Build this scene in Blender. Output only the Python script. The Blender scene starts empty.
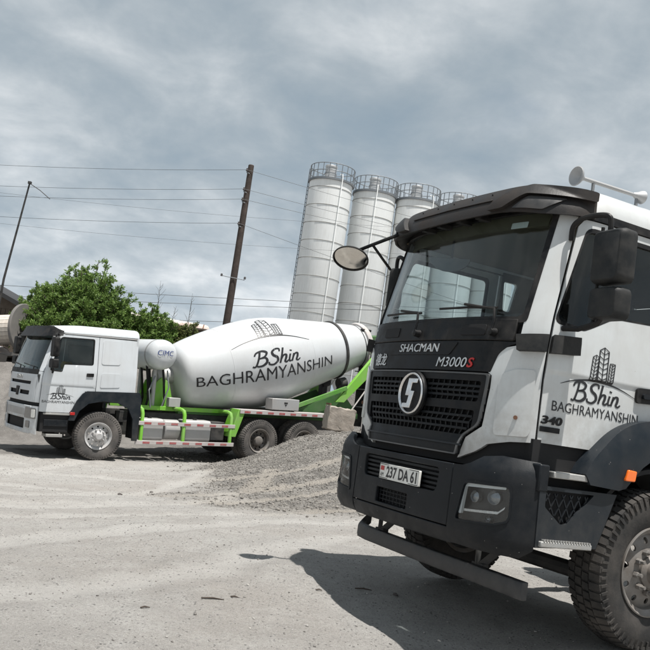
import bpy, bmesh, math, random
import numpy as np
from mathutils import Vector, Matrix, Euler
from mathutils.geometry import delaunay_2d_cdt

R = math.radians
PI = math.pi
scene = bpy.context.scene
col = scene.collection
random.seed(7)
rng = np.random.default_rng(11)

# ------------------------------------------------------------------ camera
CAM_H, CAM_PITCH, CAM_ROLL, CAM_F = 1.25, R(6.33), R(8.24), 831.7 / 650.0
_f = Vector((0, math.cos(CAM_PITCH), math.sin(CAM_PITCH)))
_u = Vector((0, -math.sin(CAM_PITCH), math.cos(CAM_PITCH)))
_r = Vector((1, 0, 0))
cr, sr = math.cos(CAM_ROLL), math.sin(CAM_ROLL)
_r2 = cr * _r + sr * _u
_u2 = -sr * _r + cr * _u
cam_data = bpy.data.cameras.new('camera')
cam_data.sensor_width = 36.0
cam_data.lens = 36.0 * CAM_F
cam_data.clip_start = 0.05
cam_data.clip_end = 3000
cam = bpy.data.objects.new('camera', cam_data)
col.objects.link(cam)
m = Matrix((( _r2.x, _u2.x, -_f.x, 0), (_r2.y, _u2.y, -_f.y, 0), (_r2.z, _u2.z, -_f.z, CAM_H), (0, 0, 0, 1)))
cam.matrix_world = m
scene.camera = cam

# ------------------------------------------------------------------ sky and sun
SUN_EL = R(74.0)
SUN_AZ_VEC = Vector((0.58, -0.81, 0)).normalized()      # horizontal direction towards the sun
sun_dir = Vector((SUN_AZ_VEC.x * math.cos(SUN_EL), SUN_AZ_VEC.y * math.cos(SUN_EL), math.sin(SUN_EL)))
sd = bpy.data.lights.new('sun', 'SUN')
sd.energy = 5.0
sd.angle = R(0.55)
sd.color = (1.0, 0.965, 0.915)
sun = bpy.data.objects.new('sun', sd)
col.objects.link(sun)
sun.rotation_euler = sun_dir.to_track_quat('Z', 'Y').to_euler()

world = bpy.data.worlds.new('World')
scene.world = world
world.use_nodes = True
wn, wl = world.node_tree.nodes, world.node_tree.links
wn.clear()
w_out = wn.new('ShaderNodeOutputWorld')
w_bg = wn.new('ShaderNodeBackground')
w_bg.inputs['Strength'].default_value = 0.1
wl.new(w_bg.outputs[0], w_out.inputs[0])
sky = wn.new('ShaderNodeTexSky')
sky.sky_type = 'NISHITA'
sky.sun_disc = False
sky.sun_elevation = SUN_EL
sky.sun_rotation = math.atan2(SUN_AZ_VEC.x, SUN_AZ_VEC.y)
sky.altitude = 900
sky.air_density = 1.2
sky.dust_density = 1.5
geo = wn.new('ShaderNodeTexCoord')
sep = wn.new('ShaderNodeSeparateXYZ')
wl.new(geo.outputs['Generated'], sep.inputs[0])
def wmath(op, a, b=None, clamp=False):
    n = wn.new('ShaderNodeMath'); n.operation = op; n.use_clamp = clamp
    for i, v in enumerate((a, b)):
        if v is None: continue
        if isinstance(v, (int, float)): n.inputs[i].default_value = v
        else: wl.new(v, n.inputs[i])
    return n.outputs[0]
den = wmath('ADD', wmath('MAXIMUM', sep.outputs[2], 0.0), 0.34)
cx = wmath('DIVIDE', sep.outputs[0], den)
cy = wmath('DIVIDE', sep.outputs[1], den)
comb = wn.new('ShaderNodeCombineXYZ')
wl.new(cx, comb.inputs[0]); wl.new(cy, comb.inputs[1])
def wnoise(scale, detail, rough, off, dist=0.0):
    mp = wn.new('ShaderNodeMapping')
    mp.inputs['Location'].default_value = off
    mp.inputs['Scale'].default_value = (1.0, 1.0, 1.0)
    wl.new(comb.outputs[0], mp.inputs[0])
    n = wn.new('ShaderNodeTexNoise')
    n.inputs['Scale'].default_value = scale
    n.inputs['Detail'].default_value = detail
    n.inputs['Roughness'].default_value = rough
    n.inputs['Distortion'].default_value = dist
    wl.new(mp.outputs[0], n.inputs['Vector'])
    return n.outputs[0]
big = wnoise(1.5, 6.0, 0.52, (3.1, 1.7, 0.0), 0.15)
fine = wnoise(5.0, 8.0, 0.56, (7.3, 2.2, 0.0), 0.2)
mixv = wmath('ADD', wmath('MULTIPLY', big, 0.58), wmath('MULTIPLY', fine, 0.42))
ramp = wn.new('ShaderNodeValToRGB')
ramp.color_ramp.interpolation = 'B_SPLINE'
els = ramp.color_ramp.elements
els[0].position = 0.34; els[0].color = (0.235, 0.305, 0.37, 1)
els[1].position = 0.66; els[1].color = (0.74, 0.76, 0.775, 1)
e = els.new(0.46); e.color = (0.315, 0.37, 0.415, 1)
e = els.new(0.56); e.color = (0.46, 0.505, 0.54, 1)
wl.new(mixv, ramp.inputs[0])
cl = wn.new('ShaderNodeMixRGB'); cl.blend_type = 'MULTIPLY'; cl.inputs[0].default_value = 1.0
wl.new(ramp.outputs[0], cl.inputs[1]); cl.inputs[2].default_value = (10.0, 10.0, 10.0, 1)
gap = wmath('MULTIPLY', wmath('SUBTRACT', 0.40, wnoise(2.1, 5.0, 0.5, (12.4, 5.0, 0.0))), 4.0, True)
mx = wn.new('ShaderNodeMixRGB')
wl.new(wmath('MULTIPLY', gap, 0.35), mx.inputs[0])
wl.new(cl.outputs[0], mx.inputs[1]); wl.new(sky.outputs[0], mx.inputs[2])
hz = wmath('MULTIPLY_ADD' if False else 'ADD', wmath('MULTIPLY', wmath('POWER', wmath('SUBTRACT', 1.0, wmath('MAXIMUM', sep.outputs[2], 0.0), True), 4.0), 0.30), 0.84)
hzm = wn.new('ShaderNodeVectorMath'); hzm.operation = 'SCALE'
wl.new(mx.outputs[0], hzm.inputs[0]); wl.new(hz, hzm.inputs['Scale'])
wl.new(hzm.outputs[0], w_bg.inputs['Color'])

scene.view_settings.view_transform = 'Standard'
scene.view_settings.look = 'None'
scene.view_settings.exposure = 0.42
scene.view_settings.gamma = 1.0
scene.view_settings.use_curve_mapping = False
scene.render.engine = 'CYCLES'
scene.cycles.max_bounces = 10
scene.cycles.transparent_max_bounces = 16

# ------------------------------------------------------------------ materials
MATS = {}
def material(name, color, rough=0.5, metal=0.0, dust=0.0, dust_col=(0.34, 0.31, 0.28), dscale=6.0,
             bump=0.0, bscale=40.0, var=0.0, coat=0.0, speck=0.0, speck_col=(0.4, 0.38, 0.36), spec=0.5, trans=0.0,
             streak=0.0, streak_col=(0.2, 0.17, 0.15), low=None, low_col=(0.27, 0.245, 0.215)):
    mt = bpy.data.materials.new(name); mt.use_nodes = True
    nt = mt.node_tree; N, L = nt.nodes, nt.links
    b = N['Principled BSDF']
    b.inputs['Roughness'].default_value = rough
    b.inputs['Metallic'].default_value = metal
    b.inputs['Coat Weight'].default_value = coat
    b.inputs['Specular IOR Level'].default_value = spec
    b.inputs['Coat Roughness'].default_value = 0.12
    c4 = tuple(color) + (1,)
    b.inputs['Base Color'].default_value = c4
    tc = N.new('ShaderNodeTexCoord')
    out = None
    def noise(scale, detail=5, rgh=0.6, vec=None):
        n = N.new('ShaderNodeTexNoise'); n.inputs['Scale'].default_value = scale
        n.inputs['Detail'].default_value = detail; n.inputs['Roughness'].default_value = rgh
        L.new(vec if vec is not None else tc.outputs['Object'], n.inputs['Vector']); return n.outputs[0]
    def ramp(fac, p0, p1, v0=0.0, v1=1.0):
        n = N.new('ShaderNodeMapRange'); n.inputs['From Min'].default_value = p0; n.inputs['From Max'].default_value = p1
        n.inputs['To Min'].default_value = v0; n.inputs['To Max'].default_value = v1
        L.new(fac, n.inputs['Value']); return n.outputs[0]
    def mix(fac, a, bcol):
        n = N.new('ShaderNodeMixRGB')
        L.new(fac, n.inputs[0])
        if isinstance(a, tuple): n.inputs[1].default_value = a
        else: L.new(a, n.inputs[1])
        if isinstance(bcol, tuple): n.inputs[2].default_value = bcol
        else: L.new(bcol, n.inputs[2])
        return n.outputs[0]
    cur = c4
    if var > 0:
        lo = tuple(c * (1 - var) for c in color) + (1,); hi = tuple(min(1, c * (1 + var)) for c in color) + (1,)
        cur = mix(ramp(noise(dscale * 0.7), 0.3, 0.7), lo, hi)
    if streak > 0:
        mp = N.new('ShaderNodeMapping'); mp.inputs['Scale'].default_value = (1, 1, 0.06)
        L.new(tc.outputs['Object'], mp.inputs[0])
        cur = mix(ramp(noise(14, 4, 0.6, mp.outputs[0]), 0.5, 0.75, 0.0, streak), cur, tuple(streak_col) + (1,))
    if dust > 0:
        f = ramp(noise(dscale), 0.38, 0.72, 0.0, dust)
        cur = mix(f, cur, tuple(dust_col) + (1,))
        rr = ramp(noise(dscale), 0.38, 0.72, rough, min(1.0, rough + 0.3))
        L.new(rr, b.inputs['Roughness'])
    if speck > 0:
        v = N.new('ShaderNodeTexVoronoi'); v.inputs['Scale'].default_value = 26.0
        L.new(tc.outputs['Object'], v.inputs['Vector'])
        wn_ = N.new('ShaderNodeTexWhiteNoise'); L.new(v.outputs['Color'], wn_.inputs[0])
        s1 = ramp(v.outputs['Distance'], 0.09, 0.05); s2 = ramp(wn_.outputs[0], 1 - speck, 1 - speck + 0.02)
        mm = N.new('ShaderNodeMath'); mm.operation = 'MULTIPLY'; mm.use_clamp = True
        L.new(s1, mm.inputs[0]); L.new(s2, mm.inputs[1])
        cur = mix(mm.outputs[0], cur, tuple(speck_col) + (1,))
    if low:                                     # road dirt thrown up on the lower panels, in patches
        sp_ = N.new('ShaderNodeSeparateXYZ'); L.new(tc.outputs['Object'], sp_.inputs[0])
        m1 = N.new('ShaderNodeMath'); m1.operation = 'MULTIPLY'; m1.use_clamp = True
        L.new(ramp(sp_.outputs[2], low[0], low[1], 0.0, low[2]), m1.inputs[0]); L.new(ramp(noise(11, 7, 0.7), 0.36, 0.62, 0.15, 1.0), m1.inputs[1])
        cur = mix(m1.outputs[0], cur, tuple(low_col) + (1,))
    if not isinstance(cur, tuple): L.new(cur, b.inputs['Base Color'])
    if bump > 0:
        bn = N.new('ShaderNodeBump'); bn.inputs['Strength'].default_value = bump; bn.inputs['Distance'].default_value = 0.01
        L.new(noise(bscale, 4), bn.inputs['Height']); L.new(bn.outputs[0], b.inputs['Normal'])
    MATS[name] = mt
    return mt

def glass(name, tint=(0.72, 0.80, 0.80), refl=1.0, smear=0.0):
    mt = bpy.data.materials.new(name); mt.use_nodes = True
    N, L = mt.node_tree.nodes, mt.node_tree.links
    N.remove(N['Principled BSDF'])
    o = N['Material Output']
    t = N.new('ShaderNodeBsdfTransparent'); t.inputs[0].default_value = tuple(tint) + (1,)
    g = N.new('ShaderNodeBsdfGlossy'); g.inputs['Roughness'].default_value = 0.02
    fr = N.new('ShaderNodeLayerWeight'); fr.inputs[0].default_value = 0.5
    pw = N.new('ShaderNodeMath'); pw.operation = 'POWER'; pw.inputs[1].default_value = 4.0; L.new(fr.outputs['Facing'], pw.inputs[0])
    mu = N.new('ShaderNodeMath'); mu.operation = 'MULTIPLY_ADD'; mu.inputs[1].default_value = 0.9 * refl; mu.inputs[2].default_value = 0.04 * refl; mu.use_clamp = True
    L.new(pw.outputs[0], mu.inputs[0])
    mxs = N.new('ShaderNodeMixShader')
    L.new(mu.outputs[0], mxs.inputs[0]); L.new(t.outputs[0], mxs.inputs[1]); L.new(g.outputs[0], mxs.inputs[2])
    last = mxs.outputs[0]
    if smear > 0:                               # road dust on the pane
        d = N.new('ShaderNodeBsdfDiffuse'); d.inputs[0].default_value = (0.32, 0.31, 0.29, 1)
        tc = N.new('ShaderNodeTexCoord'); nz = N.new('ShaderNodeTexNoise'); nz.inputs['Scale'].default_value = 2.2; nz.inputs['Detail'].default_value = 5
        L.new(tc.outputs['Object'], nz.inputs['Vector'])
        mr = N.new('ShaderNodeMapRange'); mr.inputs['From Min'].default_value = 0.35; mr.inputs['From Max'].default_value = 0.75; mr.inputs['To Max'].default_value = smear
        L.new(nz.outputs[0], mr.inputs['Value'])
        m2 = N.new('ShaderNodeMixShader'); L.new(mr.outputs[0], m2.inputs[0]); L.new(last, m2.inputs[1]); L.new(d.outputs[0], m2.inputs[2]); last = m2.outputs[0]
    L.new(last, o.inputs[0])
    MATS[name] = mt
    return mt

material('white_paint', (0.575, 0.60, 0.605), 0.30, coat=0.4, dust=0.40, dscale=2.2, var=0.03, low=(1.75, 1.20, .55), speck=0.05, speck_col=(0.3, 0.29, 0.27), streak=0.10)
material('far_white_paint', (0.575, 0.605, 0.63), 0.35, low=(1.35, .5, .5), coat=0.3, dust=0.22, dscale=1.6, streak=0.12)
material('drum_paint', (0.53, 0.55, 0.565), 0.36, coat=0.3, dust=0.34, dscale=1.1, speck=0.05, speck_col=(.40, .39, .375), streak=0.06)
material('bumper_plastic', (0.0062, 0.0085, 0.0115), 0.42, low=(.80, .52, .25), low_col=(.07, .064, .058), spec=0.22, dust=0.035, dscale=7, bump=0.08, bscale=160, speck=0.30, speck_col=(0.26, 0.25, 0.24))
material('fender_plastic', (0.0095, 0.014, 0.019), 0.33, low=(1.05, .60, .35), low_col=(.08, .074, .067), spec=0.28, dust=0.04, dscale=5, bump=0.06, bscale=160, speck=0.18, speck_col=(0.22, 0.21, 0.2))
material('grille_plastic', (0.0042, 0.005, 0.0065), 0.36, spec=0.2, dust=0.05, dscale=9, bump=0.05, bscale=120)
material('black_plastic', (0.005, 0.0055, 0.0065), 0.42, spec=0.22, dust=0.08, dscale=8, bump=0.06, bscale=120)
material('mirror_plastic', (0.0145, 0.016, 0.017), 0.5, spec=0.22, dust=0.10, dscale=6, bump=0.08, bscale=150, speck=0.1)
material('trim_grey', (0.06, 0.064, 0.068), 0.35, dust=0.2, dscale=9)
material('visor_plastic', (0.020, 0.019, 0.019), 0.45, spec=0.28, dust=0.40, dust_col=(0.06, 0.044, 0.034), dscale=4, bump=0.1, bscale=60)
material('lamp_housing', (0.012, 0.013, 0.015), 0.3)
material('hollow_shade', (0.006, 0.006, 0.007), 0.8)  # near-black for hollows and backings; their shade is put into the colour
material('chassis_steel', (0.022, 0.022, 0.023), 0.6, dust=0.45, dust_col=(0.14, 0.13, 0.12), dscale=6)
material('underrun_steel', (0.022, 0.023, 0.025), 0.45, dust=0.5, dust_col=(0.12, 0.115, 0.11), dscale=10, bump=0.15, bscale=30)
material('tyre_rubber', (0.016, 0.0155, 0.015), 0.8, dust=0.6, dust_col=(0.10, 0.088, 0.078), dscale=5, bump=0.2, bscale=50)
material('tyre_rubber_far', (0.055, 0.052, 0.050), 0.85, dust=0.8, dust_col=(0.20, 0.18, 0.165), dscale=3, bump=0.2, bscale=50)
material('rim_steel', (0.20, 0.19, 0.18), 0.5, metal=0.2, dust=0.7, dust_col=(0.13, 0.10, 0.075), dscale=7, bump=0.1)
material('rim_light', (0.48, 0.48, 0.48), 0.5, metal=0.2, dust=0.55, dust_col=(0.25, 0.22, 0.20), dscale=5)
material('chrome', (0.72, 0.72, 0.72), 0.16, metal=1.0, dust=0.2, dscale=12)
material('badge_silver', (0.62, 0.62, 0.61), 0.28, metal=0.7)
material('badge_red', (0.42, 0.015, 0.012), 0.35)
material('decal_black', (0.012, 0.012, 0.014), 0.45)
material('decal_blue', (0.015, 0.04, 0.18), 0.45)
material('plate_white', (0.72, 0.72, 0.69), 0.4, dust=0.3, dscale=14)
material('plate_red', (0.4, 0.03, 0.03), 0.4)
material('step_metal', (0.40, 0.40, 0.39), 0.45, metal=0.5, dust=0.6, dust_col=(0.36, 0.34, 0.31), dscale=10, bump=0.2, bscale=60)
material('orange_lens', (0.85, 0.16, 0.01), 0.2, coat=0.6)
material('lamp_white', (0.9, 0.91, 0.9), 0.25, coat=0.5)
material('lamp_reflector', (0.34, 0.35, 0.36), 0.14, metal=0.9)
material('interior_dark', (0.012, 0.012, 0.013), 0.7)
material('interior_grey', (0.026, 0.027, 0.028), 0.75, bump=0.1, bscale=80)
material('headliner', (0.10, 0.08, 0.05), 0.85)
material('seat_cloth', (0.02, 0.02, 0.022), 0.9, bump=0.2)
material('green_paint', (0.17, 0.46, 0.035), 0.42, dust=0.5, dust_col=(0.28, 0.30, 0.2), dscale=3)
material('green_dark', (0.03, 0.11, 0.02), 0.6, dust=0.3, dust_col=(0.15, 0.16, 0.12), dscale=3)
material('tank_grey', (0.42, 0.42, 0.42), 0.42, metal=0.3, dust=0.5, dscale=3)
material('tape_pale', (0.48, 0.45, 0.44), 0.45, dust=0.6, dscale=4)
material('tape_red', (0.34, 0.06, 0.065), 0.5, dust=0.5, dust_col=(0.4, 0.3, 0.28), dscale=5)
material('silo_white', (0.85, 0.865, 0.86), 0.5, var=0.02, dust=0.18, dust_col=(0.48, 0.46, 0.42), dscale=0.6, streak=0.22, streak_col=(0.36, 0.33, 0.29))
material('silo_rib', (0.24, 0.235, 0.22), 0.6, dust=0.4, dust_col=(0.32, 0.30, 0.27), dscale=2)
material('rail_steel', (0.17, 0.19, 0.21), 0.5, metal=0.3, dust=0.3, dscale=3)
material('galvanised', (0.42, 0.43, 0.44), 0.45, metal=0.5, dust=0.3, dscale=2)
material('pole_wood', (0.050, 0.036, 0.030), 0.85, var=0.35, dscale=8, bump=0.5, bscale=25, streak=0.5, streak_col=(0.09, 0.07, 0.06))
material('wire_black', (0.07, 0.075, 0.08), 0.6)
material('insulator', (0.10, 0.09, 0.09), 0.3)
material('concrete', (0.34, 0.30, 0.26), 0.9, var=0.18, dscale=9, dust=0.5, dust_col=(0.24, 0.2, 0.165), bump=0.7, bscale=24)
material('plank_wood', (0.60, 0.55, 0.49), 0.85, var=0.2, dscale=5, dust=0.4, dust_col=(0.42, 0.36, 0.3), bump=0.3, bscale=20)
material('reel_flange', (0.13, 0.125, 0.12), 0.8, dust=0.5, dust_col=(0.22, 0.2, 0.18), dscale=3)
material('rust_orange', (0.62, 0.60, 0.57), 0.7, dust=0.62, dust_col=(0.30, 0.09, 0.025), dscale=1.9)
material('visor_lens', (0.03, 0.03, 0.031), 0.35, dust=0.3, dust_col=(0.05, 0.042, 0.035), dscale=9)
material('shed_board', (0.12, 0.095, 0.075), 0.9, var=0.35, dscale=2.5, bump=0.2)
material('shed_roof', (0.028, 0.028, 0.03), 0.7, var=0.3, dscale=2)
material('bark', (0.075, 0.058, 0.045), 0.9, var=0.3, bump=0.4, bscale=20)
material('scrap_metal', (0.30, 0.30, 0.32), 0.5, metal=0.3, dust=0.5, dscale=3)
material('rust_dark', (0.16, 0.07, 0.035), 0.8, dust=0.5, dust_col=(0.12, 0.1, 0.085), dscale=5)
material('yellow_plastic', (0.6, 0.3, 0.01), 0.5)
glass('windshield_glass', (0.84, 0.90, 0.91), 0.75, smear=0.05)
glass('side_glass', (0.88, 0.91, 0.91), 0.8, smear=0.02)
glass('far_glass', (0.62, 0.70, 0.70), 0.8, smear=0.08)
glass('lamp_glass', (0.85, 0.87, 0.88), 0.8)
mt = material('mirror_glass', (0.62, 0.60, 0.56), 0.05, metal=1.0, dust=0.15, dscale=6)
material('green_dull', (0.08, 0.26, 0.03), 0.5, dust=0.6, dust_col=(0.2, 0.22, 0.15), dscale=3)
M = MATS

# ------------------------------------------------------------------ mesh helpers
class MB:
    def __init__(s): s.v = []; s.f = []
    def add(s, v, f):
        o = len(s.v); s.v.extend([tuple(p) for p in v]); s.f.extend([tuple(i + o for i in q) for q in f]); return s
    def box(s, lo, hi, mat=None):
        x0, y0, z0 = lo; x1, y1, z1 = hi
        v = [Vector(p) for p in ((x0,y0,z0),(x1,y0,z0),(x1,y1,z0),(x0,y1,z0),(x0,y0,z1),(x1,y0,z1),(x1,y1,z1),(x0,y1,z1))]
        if mat is not None: v = [mat @ p for p in v]
        return s.add(v, [(0,3,2,1),(4,5,6,7),(0,1,5,4),(1,2,6,5),(2,3,7,6),(3,0,4,7)])
    def beam(s, a, b, w, h, up=(0, 0, 1)):
        a, b = Vector(a), Vector(b); d = (b - a).normalized(); upv = Vector(up)
        if abs(d.dot(upv)) > 0.98: upv = Vector((0, 1, 0))
        sd_ = d.cross(upv).normalized(); uu = sd_.cross(d).normalized()
        v = []
        for p in (a, b):
            for i, j in ((-1,-1),(1,-1),(1,1),(-1,1)): v.append(p + sd_ * (i * w / 2) + uu * (j * h / 2))
        return s.add(v, [(0,1,2,3),(7,6,5,4),(0,4,5,1),(1,5,6,2),(2,6,7,3),(3,7,4,0)])
    def prism(s, poly, axis, a0, a1):
        n = len(poly)
        def mk(p, a):
            if axis == 'X': return (a, p[0], p[1])
            if axis == 'Y': return (p[0], a, p[1])
            return (p[0], p[1], a)
        v = [mk(p, a0) for p in poly] + [mk(p, a1) for p in poly]
        f = [tuple(range(n))[::-1], tuple(range(n, 2 * n))]
        for i in range(n): j = (i + 1) % n; f.append((i, j, n + j, n + i))
        return s.add(v, f)
    def tube(s, pts, r, n=8, caps=True):
        pts = [Vector(p) for p in pts]; rs = r if isinstance(r, (list, tuple)) else [r] * len(pts)
        rings = []; prev = None
        for i, p in enumerate(pts):
            if i == 0: d = pts[1] - p
            elif i == len(pts) - 1: d = p - pts[i - 1]
            else: d = (pts[i + 1] - p).normalized() + (p - pts[i - 1]).normalized()
            d = d.normalized()
            if prev is None:
                a = Vector((0, 0, 1)) if abs(d.z) < 0.9 else Vector((1, 0, 0))
                u = d.cross(a).normalized()
            else: u = (prev - d * prev.dot(d)).normalized()
            prev = u; w = d.cross(u)
            rings.append([p + (u * math.cos(2 * PI * k / n) + w * math.sin(2 * PI * k / n)) * rs[i] for k in range(n)])
        v = [q for rg in rings for q in rg]; f = []
        for i in range(len(pts) - 1):
            for k in range(n):
                k2 = (k + 1) % n; f.append((i*n+k, i*n+k2, (i+1)*n+k2, (i+1)*n+k))
        if caps: f.append(tuple(range(n))[::-1]); f.append(tuple(range((len(pts)-1)*n, len(pts)*n)))
        return s.add(v, f)
    def lathe(s, prof, n=40, mat=None, closed=False):
        # prof: (radius, axial) about the X axis; mat places it
        v = []; f = []
        for (r, a) in prof:
            for k in range(n):
                t = 2 * PI * k / n; v.append(Vector((a, r * math.cos(t), r * math.sin(t))))
        m_ = len(prof)
        for i in range(m_ if closed else m_ - 1):
            i2 = (i + 1) % m_
            for k in range(n):
                k2 = (k + 1) % n; f.append((i*n+k, i*n+k2, i2*n+k2, i2*n+k))
        if mat is not None: v = [mat @ p for p in v]
        return s.add(v, f)
    def cyl(s, a, b, r, n=20, r2=None):
        a, b = Vector(a), Vector(b); d = b - a; L = d.length
        q = d.to_track_quat('X', 'Z').to_matrix().to_4x4()
        r2 = r if r2 is None else r2
        return s.lathe([(1e-4, 0), (r, 0), (r2, L), (1e-4, L)], n, Matrix.Translation(a) @ q)
    def build(s, name, mat, parent=None, bevel=0.0, smooth=35, seg=2, kind=None):
        me = bpy.data.meshes.new(name); me.from_pydata(s.v, [], s.f); me.update()
        return link(name, me, mat, parent, bevel, smooth, seg)

def link(name, me, mat, parent=None, bevel=0.0, smooth=35, seg=2, fix=True):
    if fix:
        bm = bmesh.new(); bm.from_mesh(me)
        bmesh.ops.remove_doubles(bm, verts=bm.verts, dist=2e-5)
        bmesh.ops.recalc_face_normals(bm, faces=bm.faces); bm.to_mesh(me); bm.free()
    if smooth:
        me.shade_smooth(); me.set_sharp_from_angle(angle=R(smooth))
    if mat is not None: me.materials.append(mat if not isinstance(mat, str) else M[mat])
    o = bpy.data.objects.new(name, me); col.objects.link(o)
    if parent is not None: o.parent = parent
    if bevel > 0:
        b = o.modifiers.new('bevel', 'BEVEL'); b.width = bevel; b.segments = seg; b.limit_method = 'ANGLE'; b.angle_limit = R(40)
    return o

def empty(name, loc=(0, 0, 0), rot=(0, 0, 0)):
    o = bpy.data.objects.new(name, None); col.objects.link(o); o.location = loc; o.rotation_euler = rot; o.empty_display_size = 0.2
    return o
def tag(o, label=None, cat=None, group=None, kind=None):
    if label: o['label'] = label
    if cat: o['category'] = cat
    if group: o['group'] = group
    if kind: o['kind'] = kind
    return o
def copy_tree(o, parent=None):
    c = o.copy(); col.objects.link(c); c.parent = parent
    for ch in list(o.children): copy_tree(ch, c)
    return c

def pip(p, poly):
    x, y = p; c = False; n = len(poly); j = n - 1
    for i in range(n):
        xi, yi = poly[i]; xj, yj = poly[j]
        if ((yi > y) != (yj > y)) and (x < (xj - xi) * (y - yi) / (yj - yi) + xi): c = not c
        j = i
    return c
def resample(poly, step, su=1.0, closed=True):
    out = []; n = len(poly)
    for i in range(n if closed else n - 1):
        a, b = poly[i], poly[(i + 1) % n]
        k = max(1, int(math.ceil(math.hypot((b[0]-a[0]) * su, b[1]-a[1]) / step)))
        for t in range(k): out.append((a[0] + (b[0]-a[0]) * t / k, a[1] + (b[1]-a[1]) * t / k))
    if not closed: out.append(poly[-1])
    return out
def rounded(poly, r, n=4):
    """Round the corners of a 2D polygon; r one radius or a list."""
    out = []; m_ = len(poly)
    for i in range(m_):
        p0, p, p1 = Vector(poly[i - 1]), Vector(poly[i]), Vector(poly[(i + 1) % m_])
        rr = r[i] if isinstance(r, (list, tuple)) else r
        if rr <= 0: out.append(tuple(p)); continue
        a, b = (p0 - p), (p1 - p)
        k = min(rr, a.length * 0.48, b.length * 0.48)
        A, B = p + a.normalized() * k, p + b.normalized() * k
        for t in range(n + 1):
            s_ = t / n; q = A * (1 - s_) ** 2 + p * 2 * s_ * (1 - s_) + B * s_ ** 2
            out.append(tuple(q))
    return out
def panel(outer, holes, fn, thick=0.02, step=0.07, su=1.0, rows=()):
    """2D outline with holes -> solid sheet laid on the surface fn(u, v, w)."""
    polys = [resample(p, step, su) for p in [outer] + list(holes)]
    pts = []; edges = []
    for p in polys:
        o = len(pts); pts += p; edges += [(o + i, o + (i + 1) % len(p)) for i in range(len(p))]
    us = [p[0] for p in outer]; vs = [p[1] for p in outer]
    bnd = np.array(pts)
    def inside(q): return pip(q, polys[0]) and not any(pip(q, h) for h in polys[1:])
    st_u = step / su
    nu = int((max(us) - min(us)) / st_u); nv = int((max(vs) - min(vs)) / step)
    grid = []
    for j in range(1, nv + 1):
        for i in range(1, nu + 1):
            grid.append((min(us) + i * st_u, min(vs) + j * step))
    for r_ in rows:
        for i in range(1, nu + 1): grid.append((min(us) + i * st_u, r_))
    extra = []
    for q in grid:
        if not inside(q): continue
        d = np.hypot((bnd[:, 0] - q[0]) * su, bnd[:, 1] - q[1]).min()
        if d > step * 0.35: extra.append(q)
    allp = [Vector((p[0] * su, p[1])) for p in pts + extra]
    res = delaunay_2d_cdt(allp, edges, [], 0, 1e-6)
    V2 = [(v.x / su, v.y) for v in res[0]]; F = []
    for f in res[2]:
        c = (sum(V2[i][0] for i in f) / len(f), sum(V2[i][1] for i in f) / len(f))
        if inside(c): F.append(tuple(f))
    n = len(V2)
    V = [fn(u, v, 0.0) for u, v in V2] + [fn(u, v, -thick) for u, v in V2]
    cnt = {}
    for f in F:
        for a, b in zip(f, f[1:] + f[:1]): cnt[(a, b)] = 1
    FF = list(F) + [tuple(i + n for i in f[::-1]) for f in F]
    for (a, b) in cnt:
        if (b, a) not in cnt: FF.append((b, a, a + n, b + n))
    return MB().add(V, FF)

# -- flat lettering mapped on any surface
def text2d(s, w=None, h=None, shear=0.0, bold=0.0, depth=0.0, spacing=1.0):
    cu = bpy.data.curves.new('lettering', 'FONT'); cu.body = s; cu.size = 1.0; cu.shear = shear; cu.offset = bold
    cu.resolution_u = 3; cu.extrude = 0.0; cu.space_character = spacing; cu.fill_mode = 'FRONT'
    ob = bpy.data.objects.new('lettering', cu); col.objects.link(ob)
    dg = bpy.context.evaluated_depsgraph_get()
    me = bpy.data.meshes.new_from_object(ob.evaluated_get(dg))
    V = [(v.co.x, v.co.y) for v in me.vertices]; F = [tuple(p.vertices) for p in me.polygons]
    bpy.data.objects.remove(ob); bpy.data.curves.remove(cu); bpy.data.meshes.remove(me)
    x0 = min(p[0] for p in V); x1 = max(p[0] for p in V); y0 = min(p[1] for p in V); y1 = max(p[1] for p in V)
    sx = (w / (x1 - x0)) if w else None; sy = (h / (y1 - y0)) if h else None
    sx = sx or sy; sy = sy or sx
    return [((p[0] - x0) * sx, (p[1] - y0) * sy) for p in V], F
def decal(name, shapes, fn, mat, parent, thick=0.0, cuts=None):
    """shapes: list of (verts2d, faces); mapped by fn(x, y, w)."""
    bm = bmesh.new()
    for V, F in shapes:
        vs = [bm.verts.new((x, y, 0)) for x, y in V]
        for f in F:
            try: bm.faces.new([vs[i] for i in f])
            except ValueError: pass
    bmesh.ops.remove_doubles(bm, verts=bm.verts, dist=1e-6)
    if cuts:
        for ax, vals in cuts:
            for val in vals:
                co = Vector((val, 0, 0)) if ax == 0 else Vector((0, val, 0)); no = Vector((1, 0, 0)) if ax == 0 else Vector((0, 1, 0))
                bmesh.ops.bisect_plane(bm, geom=bm.verts[:] + bm.edges[:] + bm.faces[:], plane_co=co, plane_no=no)
    if thick > 0:
        r_ = bmesh.ops.extrude_face_region(bm, geom=bm.faces[:])
        for g in r_['geom']:
            if isinstance(g, bmesh.types.BMVert): g.co.z = thick
    for v in bm.verts: v.co = Vector(fn(v.co.x, v.co.y, v.co.z))
    bmesh.ops.recalc_face_normals(bm, faces=bm.faces)
    me = bpy.data.meshes.new(name); bm.to_mesh(me); bm.free()
    return link(name, me, mat, parent, 0, 0, fix=False)
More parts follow.
